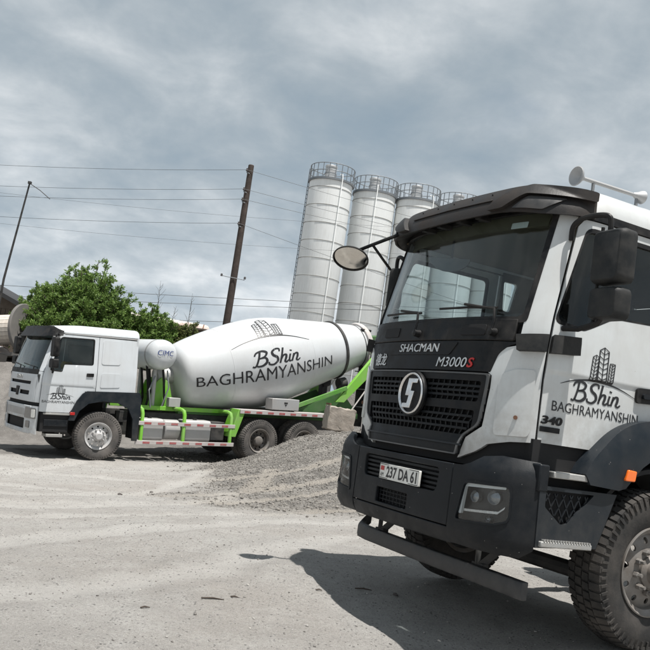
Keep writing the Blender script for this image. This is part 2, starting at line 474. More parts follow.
def spline2d(pts, n=8):
    out = []; P = [pts[0]] + list(pts) + [pts[-1]]
    for i in range(1, len(P) - 2):
        p0, p1, p2, p3 = [np.array(P[i + k]) for k in (-1, 0, 1, 2)]
        for t in range(n):
            t_ = t / n
            out.append(tuple(0.5 * ((2*p1) + (-p0+p2)*t_ + (2*p0-5*p1+4*p2-p3)*t_**2 + (-p0+3*p1-3*p2+p3)*t_**3)))
    out.append(tuple(pts[-1])); return out
def ribbon(pts, w0, w1=None, wm=None, smooth=True, n=6):
    if smooth: pts = spline2d(pts, n)
    V = []; F = []; m_ = len(pts)
    w1 = w0 if w1 is None else w1
    for i, p in enumerate(pts):
        a = np.array(pts[max(0, i - 1)]); b = np.array(pts[min(m_ - 1, i + 1)]); d = b - a; l = np.hypot(*d) or 1
        nrm = np.array((-d[1], d[0])) / l; t = i / (m_ - 1)
        w = w0 + (w1 - w0) * t if wm is None else (w0 + (wm - w0) * t * 2 if t < 0.5 else wm + (w1 - wm) * (t - 0.5) * 2)
        V += [tuple(np.array(p) + nrm * w / 2), tuple(np.array(p) - nrm * w / 2)]
    for i in range(m_ - 1): F.append((2*i, 2*i+1, 2*i+3, 2*i+2))
    return V, F
def xform(shape, sx, sy, dx, dy):
    V, F = shape; return [(x * sx + dx, y * sy + dy) for x, y in V], F
def script_word():
    """The handwritten 'BShin' word, unit height, about 2.5 wide."""
    S = []
    k = 0.14
    S.append(ribbon([(0.30, 0.94), (0.26, 0.6), (0.14, 0.12), (0.04, 0.0), (-0.06, 0.06)], k * .8, k * .7))
    S.append(ribbon([(0.02, 0.72), (0.12, 0.92), (0.42, 1.0), (0.66, 0.86), (0.56, 0.62), (0.28, 0.52)], k * .6, k * .6, k))
    S.append(ribbon([(0.28, 0.52), (0.60, 0.52), (0.68, 0.26), (0.48, 0.04), (0.22, 0.02), (0.12, 0.12)], k * .6, k * .5, k * 1.1))
    S.append(ribbon([(1.36, 0.80), (1.34, 0.98), (1.14, 1.0), (0.96, 0.84), (1.02, 0.62), (1.22, 0.46), (1.26, 0.22), (1.06, 0.02), (0.82, 0.06), (0.78, 0.22)], k * .6, k * .6, k * 1.1))
    S.append(ribbon([(1.58, 1.02), (1.50, 0.55), (1.40, 0.04)], k * .8, k * .8))
    S.append(ribbon([(1.43, 0.20), (1.58, 0.50), (1.74, 0.52), (1.74, 0.34), (1.68, 0.12), (1.78, 0.05), (1.88, 0.16)], k * .6, k * .6, k))
    S.append(ribbon([(2.00, 0.54), (1.94, 0.24), (1.96, 0.07), (2.08, 0.10)], k * .8, k * .6))
    S.append(ribbon([(2.02, 0.72), (2.05, 0.80)], k, k, smooth=False))
    S.append(ribbon([(2.22, 0.54), (2.16, 0.28), (2.10, 0.04)], k * .8, k * .8))
    S.append(ribbon([(2.13, 0.20), (2.28, 0.50), (2.44, 0.52), (2.44, 0.32), (2.38, 0.12), (2.48, 0.04), (2.62, 0.16)], k * .6, k * .5, k))
    return S
def tower_logo():
    """Three towers with chevron floors over a swoosh; unit width, towers rise to about 0.95."""
    S = [ribbon([(0.0, 0.30), (0.16, 0.375), (0.38, 0.42), (0.60, 0.41), (0.80, 0.36), (1.0, 0.27)], 0.006, 0.006, 0.034)]
    def tower(x0, x1, y0, yt, lean, peak, step_, t):
        def P(u, v): return (x0 + (x1 - x0) * u + lean * (v - y0), v)
        S.append(ribbon([P(0, y0), P(0, yt - peak)], t, smooth=False)); S.append(ribbon([P(1, y0), P(1, yt - peak)], t, smooth=False))
        S.append(ribbon([P(0, yt - peak), P(0.5, yt), P(1, yt - peak)], t, smooth=False))
        S.append(ribbon([P(0.5, y0), P(0.5, yt)], t * 0.8, smooth=False))
        y = y0 + 0.03
        while y < yt - peak - 0.01:
            S.append(ribbon([P(0, y + 0.045), P(0.5, y), P(1, y + 0.045)], t * 0.95, smooth=False)); y += step_
        S.append(ribbon([P(0.0, y0 + 0.01), P(1.0, y0 + 0.01)], 0.03, smooth=False))
    tower(0.445, 0.565, 0.42, 0.93, 0.0, 0.05, 0.075, 0.014)
    tower(0.345, 0.425, 0.41, 0.80, 0.05, 0.035, 0.055, 0.012)
    tower(0.585, 0.655, 0.42, 0.72, 0.03, 0.01, 0.045, 0.011)
    return S
# ------------------------------------------------------------------ ground
NT_POS, NT_ROT = Vector((0.685, 6.181, 0.0)), R(-62.94)
FT_POS, FT_ROT, FT_PITCH = Vector((-6.50, 18.616, -0.504)), R(-54.49), R(4.25)
NT_M = Matrix.Translation(NT_POS) @ Matrix.Rotation(NT_ROT, 4, 'Z')
FT_M = Matrix.Translation(FT_POS) @ Matrix.Rotation(FT_ROT, 4, 'Z') @ Matrix.Rotation(FT_PITCH, 4, 'X')

ctrl = [(0, 0, -0.45), (0, 3, -0.36), (-2, 4, -0.34), (3, 3, -0.28), (0.8, 5.7, -0.21), (0.45, 6.6, -0.12), (0, 7.5, -0.03), (0.0, 8.0, 0.0), (0.8, 8.5, 0.0), (-1.3, 7.3, -.12),
        (-3, 8, -0.24), (-6, 9, -0.36), (-4, 14, -0.44), (-10, 14, -0.55), (-14, 20, -0.6), (-1.2, 13, -0.20), (0.5, 10.5, -0.02),
        (0.9, 14.0, 0.16), (0.7, 17.0, 0.50), (0.5, 19.0, 0.80), (-0.55, 19.2, 0.46), (-1.5, 19.0, -0.03), (-1.0, 19.9, .25), (-.3, 19.7, .70), (-.1, 19.8, .78), (-0.6, 16.5, 0.10), (2.2, 18.0, 1.05), (3.5, 14, 0.5), (3, 22, 1.35), (6, 18, 1.3),
        (-9.5, 19, -0.55), (-8, 22.0, -0.5), (4, 10.5, 0.05), (8, 10, 0.0), (10, 4, 0.0), (-10, 4, -0.45)]
for X, Y in ((1.05, 1.345), (-1.05, 1.345), (1.05, 5.6), (-1.05, 5.6), (1.05, 7.0), (-1.05, 7.0), (0, 3.5)):
    p = NT_M @ Vector((X, Y, 0)); ctrl.append((p.x, p.y, 0.0))
for X, Y in ((1.1, 1.57), (-1.1, 1.57), (1.15, 5.72), (-1.1, 5.72), (-1.1, 7.05), (0, 3.6), (1.2, 3.6), (0.2, 7.2)):
    p = FT_M @ Vector((X, Y, 0)); ctrl.append((p.x, p.y, p.z))
C_ = np.array(ctrl, float)
def tps(d): return np.where(d > 1e-9, d * d * np.log(d + 1e-12), 0.0)
n_ = len(C_)
K_ = tps(np.hypot(C_[:, None, 0] - C_[None, :, 0], C_[:, None, 1] - C_[None, :, 1])) + np.eye(n_) * 0.02
P_ = np.concatenate([np.ones((n_, 1)), C_[:, :2]], 1)
A_ = np.block([[K_, P_], [P_.T, np.zeros((3, 3))]])
W_ = np.linalg.solve(A_, np.concatenate([C_[:, 2], np.zeros(3)]))
_gn = np.random.default_rng(3)
_lat = _gn.random((257, 257))
def vnoise(x, y):
    xi = np.floor(x).astype(int); yi = np.floor(y).astype(int); fx = x - xi; fy = y - yi
    fx = fx * fx * (3 - 2 * fx); fy = fy * fy * (3 - 2 * fy)
    g = lambda a, b: _lat[a % 257, b % 257]
    return (g(xi, yi) * (1-fx) + g(xi+1, yi) * fx) * (1-fy) + (g(xi, yi+1) * (1-fx) + g(xi+1, yi+1) * fx) * fy - 0.5
def sstep(a, b, x):
    t = np.clip((x - a) / (b - a), 0, 1); return t * t * (3 - 2 * t)
def base_h(x, y):
    x = np.asarray(x, float); y = np.asarray(y, float); shp = x.shape
    xf = np.clip(x.ravel(), -14, 10); yf = np.clip(y.ravel(), -2, 24)
    D = tps(np.hypot(xf[:, None] - C_[None, :, 0], yf[:, None] - C_[None, :, 1]))
    z = D @ W_[:n_] + W_[n_] + W_[n_+1] * xf + W_[n_+2] * yf
    z = z.reshape(shp)
    # earth bank rising behind the far mixer
    line = y - np.where(x > -6.5, 21.9 + .716 * (x + 6.5), 21.9 + .12 * (x + 6.5))
    bank = (2.1 * sstep(6, -4, x) + 1.1 * sstep(-4, 6, x)) * sstep(-0.2, 4.4, line) * sstep(34, 18, x)
    far = sstep(30, 60, np.hypot(x, y))
    z = z * (1 - far) + 0.6 * far
    return z + bank * (1 - far)
TRACKS = [  # centre lines of wheel ruts, (x, y)
    [(-9, 13.5), (-5, 13.0), (-2.2, 13.2), (0.5, 15.0), (3.0, 17.5)],
    [(-9, 16.0), (-5, 15.6), (-2.5, 15.4), (-0.2, 16.2), (2.5, 18.6)],
    [(-7, 7.6), (-3.6, 8.6), (-1.6, 10.2), (0.6, 12.0), (4.2, 14.4)],
    [(-7, 9.4), (-4.2, 10.2), (-2.0, 11.8), (0.2, 13.6), (3.6, 16.0)],
    [(-4.5, 21), (-5.0, 16.5), (-5.6, 12.0), (-5.0, 8.0), (-2.6, 5.0)],
    [(-6.3, 19.5), (-6.9, 15.5), (-7.2, 11.5), (-6.6, 7.5), (-4.4, 4.4)],
    [(-8, 12.0), (-5.4, 11.4), (-3.4, 12.2), (-2.2, 14.5), (-2.0, 18.0)],
    [(-8, 10.2), (-5.0, 9.6), (-2.6, 10.8), (-1.0, 13.6), (-0.6, 16.5)],
    [(-8, 6.0), (-4.0, 6.6), (-1.5, 8.6), (0.2, 10.4), (3.0, 12.2)],
    [(-5, 4.6), (-2.6, 5.4), (-.6, 7.2), (.6, 9.4), (3.4, 11.4)],
]
TP = [np.array(spline2d(t, 14)) for t in TRACKS]
def track_field(x, y):
    """depth of ruts and across-rut coordinate"""
    dep = np.zeros_like(x); 
    for k, P in enumerate(TP):
        best = np.full(x.shape, 9.0); along = np.zeros_like(x)
        acc = 0.0
        for i in range(len(P) - 1):
            a, b = P[i], P[i+1]; d = b - a; L2 = d @ d
            t = np.clip(((x - a[0]) * d[0] + (y - a[1]) * d[1]) / L2, 0, 1)
            dd = np.hypot(x - a[0] - t * d[0], y - a[1] - t * d[1])
            m_ = dd < best; best = np.where(m_, dd, best); along = np.where(m_, acc + t * math.sqrt(L2), along); acc += math.sqrt(L2)
        prof = -np.exp(-(best / 0.17) ** 2) + 0.55 * np.exp(-((best - 0.30) / 0.09) ** 2)
        lug = np.exp(-(best / 0.2) ** 4) * np.sign(np.sin(along * 2 * PI / 0.16)) * 0.22
        dep += (prof + lug) * (0.6 + 0.8 * (vnoise(x * 0.7 + k * 9, y * 0.7) + 0.5)) * (0.026 if k < 4 else 0.011)
    return dep
def gravel_mask(x, y):
    """1 on the loose grey gravel bank between the two trucks, 0 on the beaten yard"""
    n = vnoise(x * 0.9, y * 0.9) * 1.1 + vnoise(x * 2.7, y * 2.7) * 0.5
    a = sstep(-0.5, 0.9, (x + 1.9 - 0.22 * (y - 17)) * 0.8 + (y - 12.8) * 0.34 - 1.0 + n)
    return a * sstep(10.6, 12.2, y + 0.5 * n)
xs_ = np.unique(np.concatenate([-np.geomspace(9, 900, 40)[::-1], np.arange(-9, 6.5, 0.05), np.geomspace(6.5, 900, 40)]))
ys_ = np.unique(np.concatenate([-np.geomspace(4, 600, 16)[::-1], np.arange(-4, 3, 0.4), np.arange(3, 12, 0.04), np.arange(12, 24, 0.06), np.arange(24, 36, 0.3), np.geomspace(36, 2200, 40)]))
GX, GY = np.meshgrid(xs_, ys_)
GZ = base_h(GX, GY)
near_w = sstep(40, 20, np.hypot(GX, GY))
GM = gravel_mask(GX, GY)
GZ += near_w * (vnoise(GX * 0.8, GY * 0.8) * 0.05 + vnoise(GX * 2.3 + 5, GY * 2.3) * 0.026 + vnoise(GX * 6.1, GY * 6.1 + 3) * 0.016 + vnoise(GX * 13, GY * 13) * 0.008)
GZ += near_w * GM * (vnoise(GX * 9, GY * 9) * 0.03 + vnoise(GX * 17, GY * 17) * 0.022)
GZ += near_w * track_field(GX, GY)
nb = 0.42 * sstep(0.0, 1.6, GY - np.where(GX > -6.5, 21.9 + .716 * (GX + 6.5), 21.9 + .12 * (GX + 6.5))) * sstep(45, 30, GY)
GZ += nb * (vnoise(GX * 1.7, GY * 1.7) + 0.6 * vnoise(GX * 4, GY * 4))
ny, nx = GX.shape
me = bpy.data.meshes.new('ground')
co = np.stack([GX, GY, GZ], -1).reshape(-1, 3)
idx = np.arange(nx * ny).reshape(ny, nx)
quads = np.stack([idx[:-1, :-1], idx[:-1, 1:], idx[1:, 1:], idx[1:, :-1]], -1).reshape(-1, 4)
me.vertices.add(len(co)); me.vertices.foreach_set('co', co.ravel())
me.loops.add(quads.size); me.loops.foreach_set('vertex_index', quads.ravel())
me.polygons.add(len(quads)); me.polygons.foreach_set('loop_start', np.arange(0, quads.size, 4)); me.polygons.foreach_set('loop_total', np.full(len(quads), 4))
me.update(calc_edges=True)
at_ = me.attributes.new('gravel', 'FLOAT', 'POINT'); at_.data.foreach_set('value', GM.ravel().astype(np.float32))
bankmask = np.maximum(sstep(-0.8, 1.2, GY - (25.8 + 0.42 * (GX + 6.5)) + vnoise(GX, GY) * 1.2), 0.85 * sstep(-.1, .7, (GY - (18.55 + 0.716 * (GX + 4.6))) + vnoise(GX * 1.5, GY * 1.5) * .7 + vnoise(GX * 5, GY * 5) * .3))
trk = np.zeros_like(GX); edg = np.zeros_like(GX)
for P in TP:
    best = np.full(GX.shape, 9.0)
    for i in range(len(P) - 1):
        a, b = P[i], P[i+1]; d = b - a; t = np.clip(((GX - a[0]) * d[0] + (GY - a[1]) * d[1]) / (d @ d), 0, 1)
        best = np.minimum(best, np.hypot(GX - a[0] - t * d[0], GY - a[1] - t * d[1]))
    bn = best + vnoise(GX * 3, GY * 3) * .2
    trk = np.maximum(trk, sstep(.26, .10, bn)); edg = np.maximum(edg, np.exp(-((bn - .31) / .05) ** 2) * (.35 + 1.2 * np.clip(vnoise(GX * .6 + 3, GY * .6) + .3, 0, 1)))
at3 = me.attributes.new('packed', 'FLOAT', 'POINT'); at3.data.foreach_set('value', trk.ravel().astype(np.float32))
at4 = me.attributes.new('rut_edge_shade', 'FLOAT', 'POINT'); at4.data.foreach_set('value', np.clip(edg, 0, 1).ravel().astype(np.float32))
at2 = me.attributes.new('earth', 'FLOAT', 'POINT'); at2.data.foreach_set('value', bankmask.ravel().astype(np.float32))
me.shade_smooth()

mt = bpy.data.materials.new('dusty_yard'); mt.use_nodes = True
N, L = mt.node_tree.nodes, mt.node_tree.links
bs = N['Principled BSDF']; bs.inputs['Roughness'].default_value = 0.95; bs.inputs['Specular IOR Level'].default_value = 0.15
tc = N.new('ShaderNodeTexCoord')
def gnoise(scale, detail=6, rough=0.6, stretch=None, rot=0.0):
    n = N.new('ShaderNodeTexNoise'); n.inputs['Scale'].default_value = scale; n.inputs['Detail'].default_value = detail; n.inputs['Roughness'].default_value = rough
    v = tc.outputs['Object']
    if stretch:
        mp = N.new('ShaderNodeMapping'); mp.inputs['Scale'].default_value = stretch; mp.inputs['Rotation'].default_value = (0, 0, rot); L.new(v, mp.inputs[0]); v = mp.outputs[0]
    L.new(v, n.inputs['Vector']); return n.outputs[0]
def gmap(f, a, b, c=0.0, d=1.0):
    n = N.new('ShaderNodeMapRange'); n.inputs['From Min'].default_value = a; n.inputs['From Max'].default_value = b; n.inputs['To Min'].default_value = c; n.inputs['To Max'].default_value = d
    L.new(f, n.inputs['Value']); return n.outputs[0]
def gmix(f, a, b, mode='MIX'):
    n = N.new('ShaderNodeMixRGB'); n.blend_type = mode
    for i, v in enumerate((f, a, b)):
        if isinstance(v, (int, float)): n.inputs[i].default_value = v
        elif isinstance(v, tuple): n.inputs[i].default_value = v
        else: L.new(v, n.inputs[i])
    return n.outputs[0]
c = gmix(gmap(gnoise(0.45, 6, 0.6), 0.35, 0.66), (0.345, 0.318, 0.286, 1), (0.405, 0.388, 0.362, 1))
c = gmix(gmap(gnoise(1.0, 7, 0.65, (0.35, 1.6, 1), 0.12), 0.50, 0.74, 0, 0.55), c, (0.27, 0.258, 0.242, 1))
c = gmix(gmap(gnoise(3.0, 6, 0.7), 0.50, 0.74, 0, 0.7), c, (0.475, 0.458, 0.43, 1))
c = gmix(gmap(gnoise(45, 5, 0.8), 0.50, 0.66, 0, 0.62), c, (0.20, 0.19, 0.175, 1))
c = gmix(gmap(gnoise(130, 3, 0.7), 0.52, 0.66, 0, 0.5), c, (0.17, 0.16, 0.148, 1))
c = gmix(gmap(gnoise(85, 3, 0.7), 0.55, 0.68, 0, 0.5), c, (0.56, 0.545, 0.52, 1))
c = gmix(gmap(gnoise(2.2, 7, 0.7, (0.25, 2.2, 1), -0.25), 0.54, 0.72, 0, 0.45), c, (0.26, 0.243, 0.22, 1))
c = gmix(gmap(gnoise(0.28, 4, 0.5), 0.55, 0.7, 0, 0.45), c, (0.335, 0.288, 0.245, 1))
ga = N.new('ShaderNodeAttribute'); ga.attribute_name = 'gravel'
vor = N.new('ShaderNodeTexVoronoi'); vor.inputs['Scale'].default_value = 24; L.new(tc.outputs['Object'], vor.inputs['Vector'])
gsep = N.new('ShaderNodeSeparateColor'); L.new(vor.outputs['Color'], gsep.inputs[0])
grav = gmix(gmap(gsep.outputs[0], 0, 1), (0.112, 0.104, 0.093, 1), (0.262, 0.242, 0.216, 1))
grav = gmix(gmap(gnoise(1.3, 5, 0.6, (0.6, 1.5, 1), -0.6), 0.45, 0.7, 0, 0.8), grav, (0.33, 0.305, 0.27, 1))
pk = N.new('ShaderNodeAttribute'); pk.attribute_name = 'packed'
grav = gmix(gmap(pk.outputs['Fac'], 0, 1, 0, 0.75), grav, (0.335, 0.295, 0.245, 1))
c = gmix(gmap(pk.outputs['Fac'], 0, 1, 0, 0.45), c, (0.47, 0.45, 0.42, 1))
re_ = N.new('ShaderNodeAttribute'); re_.attribute_name = 'rut_edge_shade'
c = gmix(gmap(re_.outputs['Fac'], 0, 1, 0, 0.22), c, (0.235, 0.218, 0.196, 1))  # rut rims darkened in colour: painted relief shade, faint under the high sun
c = gmix(ga.outputs['Fac'], c, grav)
ea = N.new('ShaderNodeAttribute'); ea.attribute_name = 'earth'
earth = gmix(gmap(gnoise(1.6, 6, 0.7), 0.35, 0.7), (0.105, 0.095, 0.085, 1), (0.215, 0.197, 0.178, 1))
c = gmix(ea.outputs['Fac'], c, earth)
# crumbs of stone in the dust
v2 = N.new('ShaderNodeTexVoronoi'); v2.inputs['Scale'].default_value = 38; L.new(tc.outputs['Object'], v2.inputs['Vector'])
s2 = N.new('ShaderNodeSeparateColor'); L.new(v2.outputs['Color'], s2.inputs[0])
crumb = N.new('ShaderNodeMath'); crumb.operation = 'MULTIPLY'
L.new(gmap(v2.outputs['Distance'], 0.36, 0.22), crumb.inputs[0]); L.new(gmap(s2.outputs[0], 0.66, 0.70), crumb.inputs[1])
shade = gmix(gmap(s2.outputs[1], 0, 1), (0.12, 0.115, 0.11, 1), (0.46, 0.44, 0.42, 1))
c = gmix(crumb.outputs[0], c, shade)
hs = N.new('ShaderNodeHueSaturation'); hs.inputs['Saturation'].default_value = 0.74; hs.inputs['Value'].default_value = 1.03
L.new(c, hs.inputs['Color']); L.new(hs.outputs[0], bs.inputs['Base Color'])
def bump(h, dist, strength, prev=None):
    b = N.new('ShaderNodeBump'); b.inputs['Distance'].default_value = dist; b.inputs['Strength'].default_value = strength
    L.new(h, b.inputs['Height'])
    if prev: L.new(prev, b.inputs['Normal'])
    return b.outputs[0]
nb1 = bump(gnoise(7, 8, 0.75), 0.05, 0.9)
nb2 = bump(gnoise(60, 5, 0.75), 0.012, 1.0, nb1)
nb3 = bump(crumb.outputs[0], 0.012, 0.8, nb2)
gi = N.new('ShaderNodeMath'); gi.operation = 'MULTIPLY'; L.new(vor.outputs['Distance'], gi.inputs[0]); L.new(ga.outputs['Fac'], gi.inputs[1])
nb4 = bump(gi.outputs[0], -0.03, 1.0, nb3)
L.new(nb4, bs.inputs['Normal'])
M['dusty_yard'] = mt
ground = link('ground', me, mt, None, 0, 0, fix=False)
tag(ground, 'pale dusty yard with ruts, rising to a grey gravel bank', None, kind='structure')
def gz(x, y): return float(base_h(np.array([x]), np.array([y]))[0])
def gz_full(x, y):
    x = np.asarray(x, float); y = np.asarray(y, float); g = gravel_mask(x, y)
    return base_h(x, y) + vnoise(x*0.8, y*0.8)*0.05 + vnoise(x*2.3+5, y*2.3)*0.026 + vnoise(x*6.1, y*6.1+3)*0.016 + vnoise(x*13, y*13)*0.008 + g*(vnoise(x*9, y*9)*0.03 + vnoise(x*17, y*17)*0.022) + track_field(x, y)

# loose stones: too many to count, one mesh each for gravel and for the yard
ico = bmesh.new(); bmesh.ops.create_icosphere(ico, subdivisions=1, radius=1.0)
ico.verts.ensure_lookup_table(); IV = np.array([v.co for v in ico.verts]); IF = np.array([[v.index for v in f.verts] for f in ico.faces]); ico.free()
def stones(name, px, py, size, mat, label):
    k = len(px); z = gz_full(px, py)
    V = np.empty((k, len(IV), 3)); 
    jit = 1 + (rng.random((k, len(IV), 1)) - 0.5) * 0.55
    sc = size[:, None, None] * (0.6 + 0.7 * rng.random((k, 1, 3))) * np.array([1, 1, 0.7])
    ang = rng.random(k) * 2 * PI; ca, sa = np.cos(ang)[:, None], np.sin(ang)[:, None]
    B = IV[None] * jit * sc
    V[..., 0] = B[..., 0] * ca - B[..., 1] * sa + px[:, None]; V[..., 1] = B[..., 0] * sa + B[..., 1] * ca + py[:, None]
    V[..., 2] = B[..., 2] + (z + size * 0.22)[:, None]
    F = (IF[None] + (np.arange(k) * len(IV))[:, None, None]).reshape(-1, 3)
    me = bpy.data.meshes.new(name); co = V.reshape(-1, 3)
    me.vertices.add(len(co)); me.vertices.foreach_set('co', co.ravel()); me.loops.add(F.size); me.loops.foreach_set('vertex_index', F.ravel())
    me.polygons.add(len(F)); me.polygons.foreach_set('loop_start', np.arange(0, F.size, 3)); me.polygons.foreach_set('loop_total', np.full(len(F), 3)); me.update(calc_edges=True)
    o = link(name, me, mat, None, 0, 0, fix=False); tag(o, label, 'gravel', kind='stuff'); return o
def stone_mat(name, a, b):
    mt = bpy.data.materials.new(name); mt.use_nodes = True; N, L = mt.node_tree.nodes, mt.node_tree.links
    g = N.new('ShaderNodeNewGeometry'); r_ = N.new('ShaderNodeMixRGB'); r_.inputs[1].default_value = a + (1,); r_.inputs[2].default_value = b + (1,)
    L.new(g.outputs['Random Per Island'], r_.inputs[0]); L.new(r_.outputs[0], N['Principled BSDF'].inputs['Base Color']); N['Principled BSDF'].inputs['Roughness'].default_value = 0.9
    M[name] = mt; return mt
stone_mat('gravel_stone', (0.095, 0.089, 0.081), (0.262, 0.242, 0.218)); stone_mat('yard_stone', (0.14, 0.13, 0.12), (0.42, 0.40, 0.375))
px = rng.uniform(-4, 5.5, 60000); py = rng.uniform(10.5, 22.5, 60000)
keep = (rng.random(60000) < gravel_mask(px, py) ** 2) & (track_field(px, py) > -.004); px, py = px[keep][:30000], py[keep][:30000]
stones('gravel', px, py, 0.007 + 0.016 * rng.random(len(px)) ** 3, M['gravel_stone'], 'loose grey gravel covering the bank between the trucks')
px = rng.uniform(-3.5, 4, 700); py = rng.uniform(11, 20, 700); kp = gravel_mask(px, py) > .15
stones('cobbles', px[kp], py[kp], 0.014 + 0.022 * rng.random(int(kp.sum())) ** 2, M['gravel_stone'], 'larger stones scattered over the gravel bank')
px = rng.uniform(-7, 5, 22000); py = 3.0 + 15 * rng.random(22000) ** 0.8
stones('pebbles', px, py, 0.0025 + 0.010 * rng.random(22000) ** 6, M['yard_stone'], 'small pebbles strewn over the dusty yard')
# ------------------------------------------------------------------ wheels
def tyre_mesh(rad=0.54, width=0.275, lugs=54, n=96):
    b = MB(); h = width / 2; ri = 0.285
    prof = [(ri, -h*0.78), (ri+0.02, -h*0.86), (ri+0.09, -h*1.0), (rad-0.11, -h*1.02), (rad-0.055, -h*0.97), (rad-0.03, -h*0.90), (rad-0.018, -h*0.6),
            (rad-0.016, 0), (rad-0.018, h*0.6), (rad-0.03, h*0.90), (rad-0.055, h*0.97), (rad-0.11, h*1.02), (ri+0.09, h*1.0), (ri+0.02, h*0.86), (ri, h*0.78)]
    b.lathe(prof, n)
    for k in range(lugs):
        t0 = 2 * PI * k / lugs
        for sx, (a0, a1), off in ((-1, (0.46, 0.99), 0.0), (1, (0.46, 0.99), 0.5), (-1, (0.04, 0.40), 0.25), (1, (0.04, 0.40), 0.75)):
            t = t0 + off * 2 * PI / lugs; dt = 2 * PI / lugs * 0.38; vs = []
            for rr in (0.0, 1.0):
                for aa, tt in ((a0, -dt), (a1, -dt * 0.9), (a1, dt * 0.9), (a0, dt)):
                    ax = sx * h * aa; rb = rad - 0.05 if rr == 0 else rad - (0.024 if aa > 0.9 else 0.003)
                    tt2 = t + tt + (aa - 0.5) * 0.03 * sx
                    vs.append((ax, rb * math.cos(tt2), rb * math.sin(tt2)))
            b.add(vs, [(0,3,2,1),(4,5,6,7),(0,1,5,4),(1,2,6,5),(2,3,7,6),(3,0,4,7)])
    for k in range(60):   # shoulder ribs running down on to the sidewall
        for sx in (-1, 1):
            t = 2 * PI * (k + 0.5) / 60; dt = 0.018; vs = []
            for r0, a0 in ((rad - 0.035, 0.985), (rad - 0.085, 1.035)):
                for tt in (-dt, dt):
                    for ex in (-0.012, 0.006):
                        vs.append((sx * (h * a0 + ex), r0 * math.cos(t + tt), r0 * math.sin(t + tt)))
            b.add(vs, [(0,1,3,2),(4,6,7,5),(0,2,6,4),(1,5,7,3),(0,4,5,1),(2,3,7,6)])
    return b
def disc_ring(b, r0, r1, a0, a1, holes, hr, hpos, thick, n=80):
    """annular wheel disc with round hand holes, outer face at axial a(r), built as a panel"""
    def fn(u, v, w):
        r = math.hypot(u, v); t = (r - r0) / (r1 - r0); a = a0 + (a1 - a0) * t; return (a + w, u, v)
    outer = [(r1 * math.cos(2*PI*k/n), r1 * math.sin(2*PI*k/n)) for k in range(n)]
    hs = [[(hpos * math.cos(2*PI*(q+.5)/holes) + hr * math.cos(2*PI*k/14), hpos * math.sin(2*PI*(q+.5)/holes) + hr * math.sin(2*PI*k/14)) for k in range(14)] for q in range(holes)]
    inner = [(r0 * math.cos(2*PI*k/36), r0 * math.sin(2*PI*k/36)) for k in range(36)]
    p = panel(outer, [inner] + hs, fn, thick, 0.05); b.add(p.v, p.f)
def make_wheel(kind, rim_mat, tyre_mat):
    """kind 'steer': convex disc with ring of nuts; kind 'drive': deep dish with a big hub. Outboard is +X."""
    b = MB(); h = 0.1375
    b.lathe([(0.288, -h*0.8), (0.288, -h*0.9), (0.255, -h*0.75), (0.245, 0), (0.255, h*0.70), (0.275, h*0.78), (0.292, h*0.95), (0.300, h*0.93), (0.298, h*0.8)], 64)
    if kind == 'steer': disc_ring(b, 0.085, 0.258, 0.115, 0.055, 10, 0.021, 0.205, 0.014)
    else: disc_ring(b, 0.085, 0.256, -0.085, -0.02, 10, 0.024, 0.205, 0.014)
    wheel = b.build('wheel', rim_mat, None, 0, 30)
    tyre_mesh().build('tyre', tyre_mat, wheel, 0, 32)
    hb = MB()
    if kind == 'steer': hb.lathe([(0.11, 0.09), (0.11, 0.125), (0.085, 0.15), (0.080, 0.205), (0.065, 0.215), (1e-4, 0.215)], 28)
    else: hb.lathe([(0.13, -0.10), (0.13, 0.0), (0.115, 0.075), (0.105, 0.11), (0.085, 0.12), (1e-4, 0.122)], 28)
    hub = hb.build('hub', rim_mat, wheel, 0, 30)
    nb_ = MB(); a = 0.10 if kind == 'steer' else -0.07; rr = 0.142
    nut = MB(); nut.lathe([(0.021, 0), (0.021, 0.03), (0.014, 0.034), (0.013, 0.06), (1e-4, 0.061)], 6)
    me0 = None
    for k in range(10):
        t = 2 * PI * k / 10
        if me0 is None:
            o = nut.build('lug_nut', rim_mat, wheel, 0, 30); me0 = o.data
        else:
            o = bpy.data.objects.new('lug_nut', me0); col.objects.link(o); o.parent = wheel
        o.location = (a, rr * math.cos(t), rr * math.sin(t)); o.rotation_euler = (t, 0, 0)
    return wheel
def place_wheel(src, root, x, y, z, steer=0.0, spin=0.0, flip=False, use=False):
    w = src if use else copy_tree(src)
    w.parent = root; w.location = (x, y, z)
    w.rotation_euler = Euler((spin, 0, (PI if flip else 0) + steer))
    return w

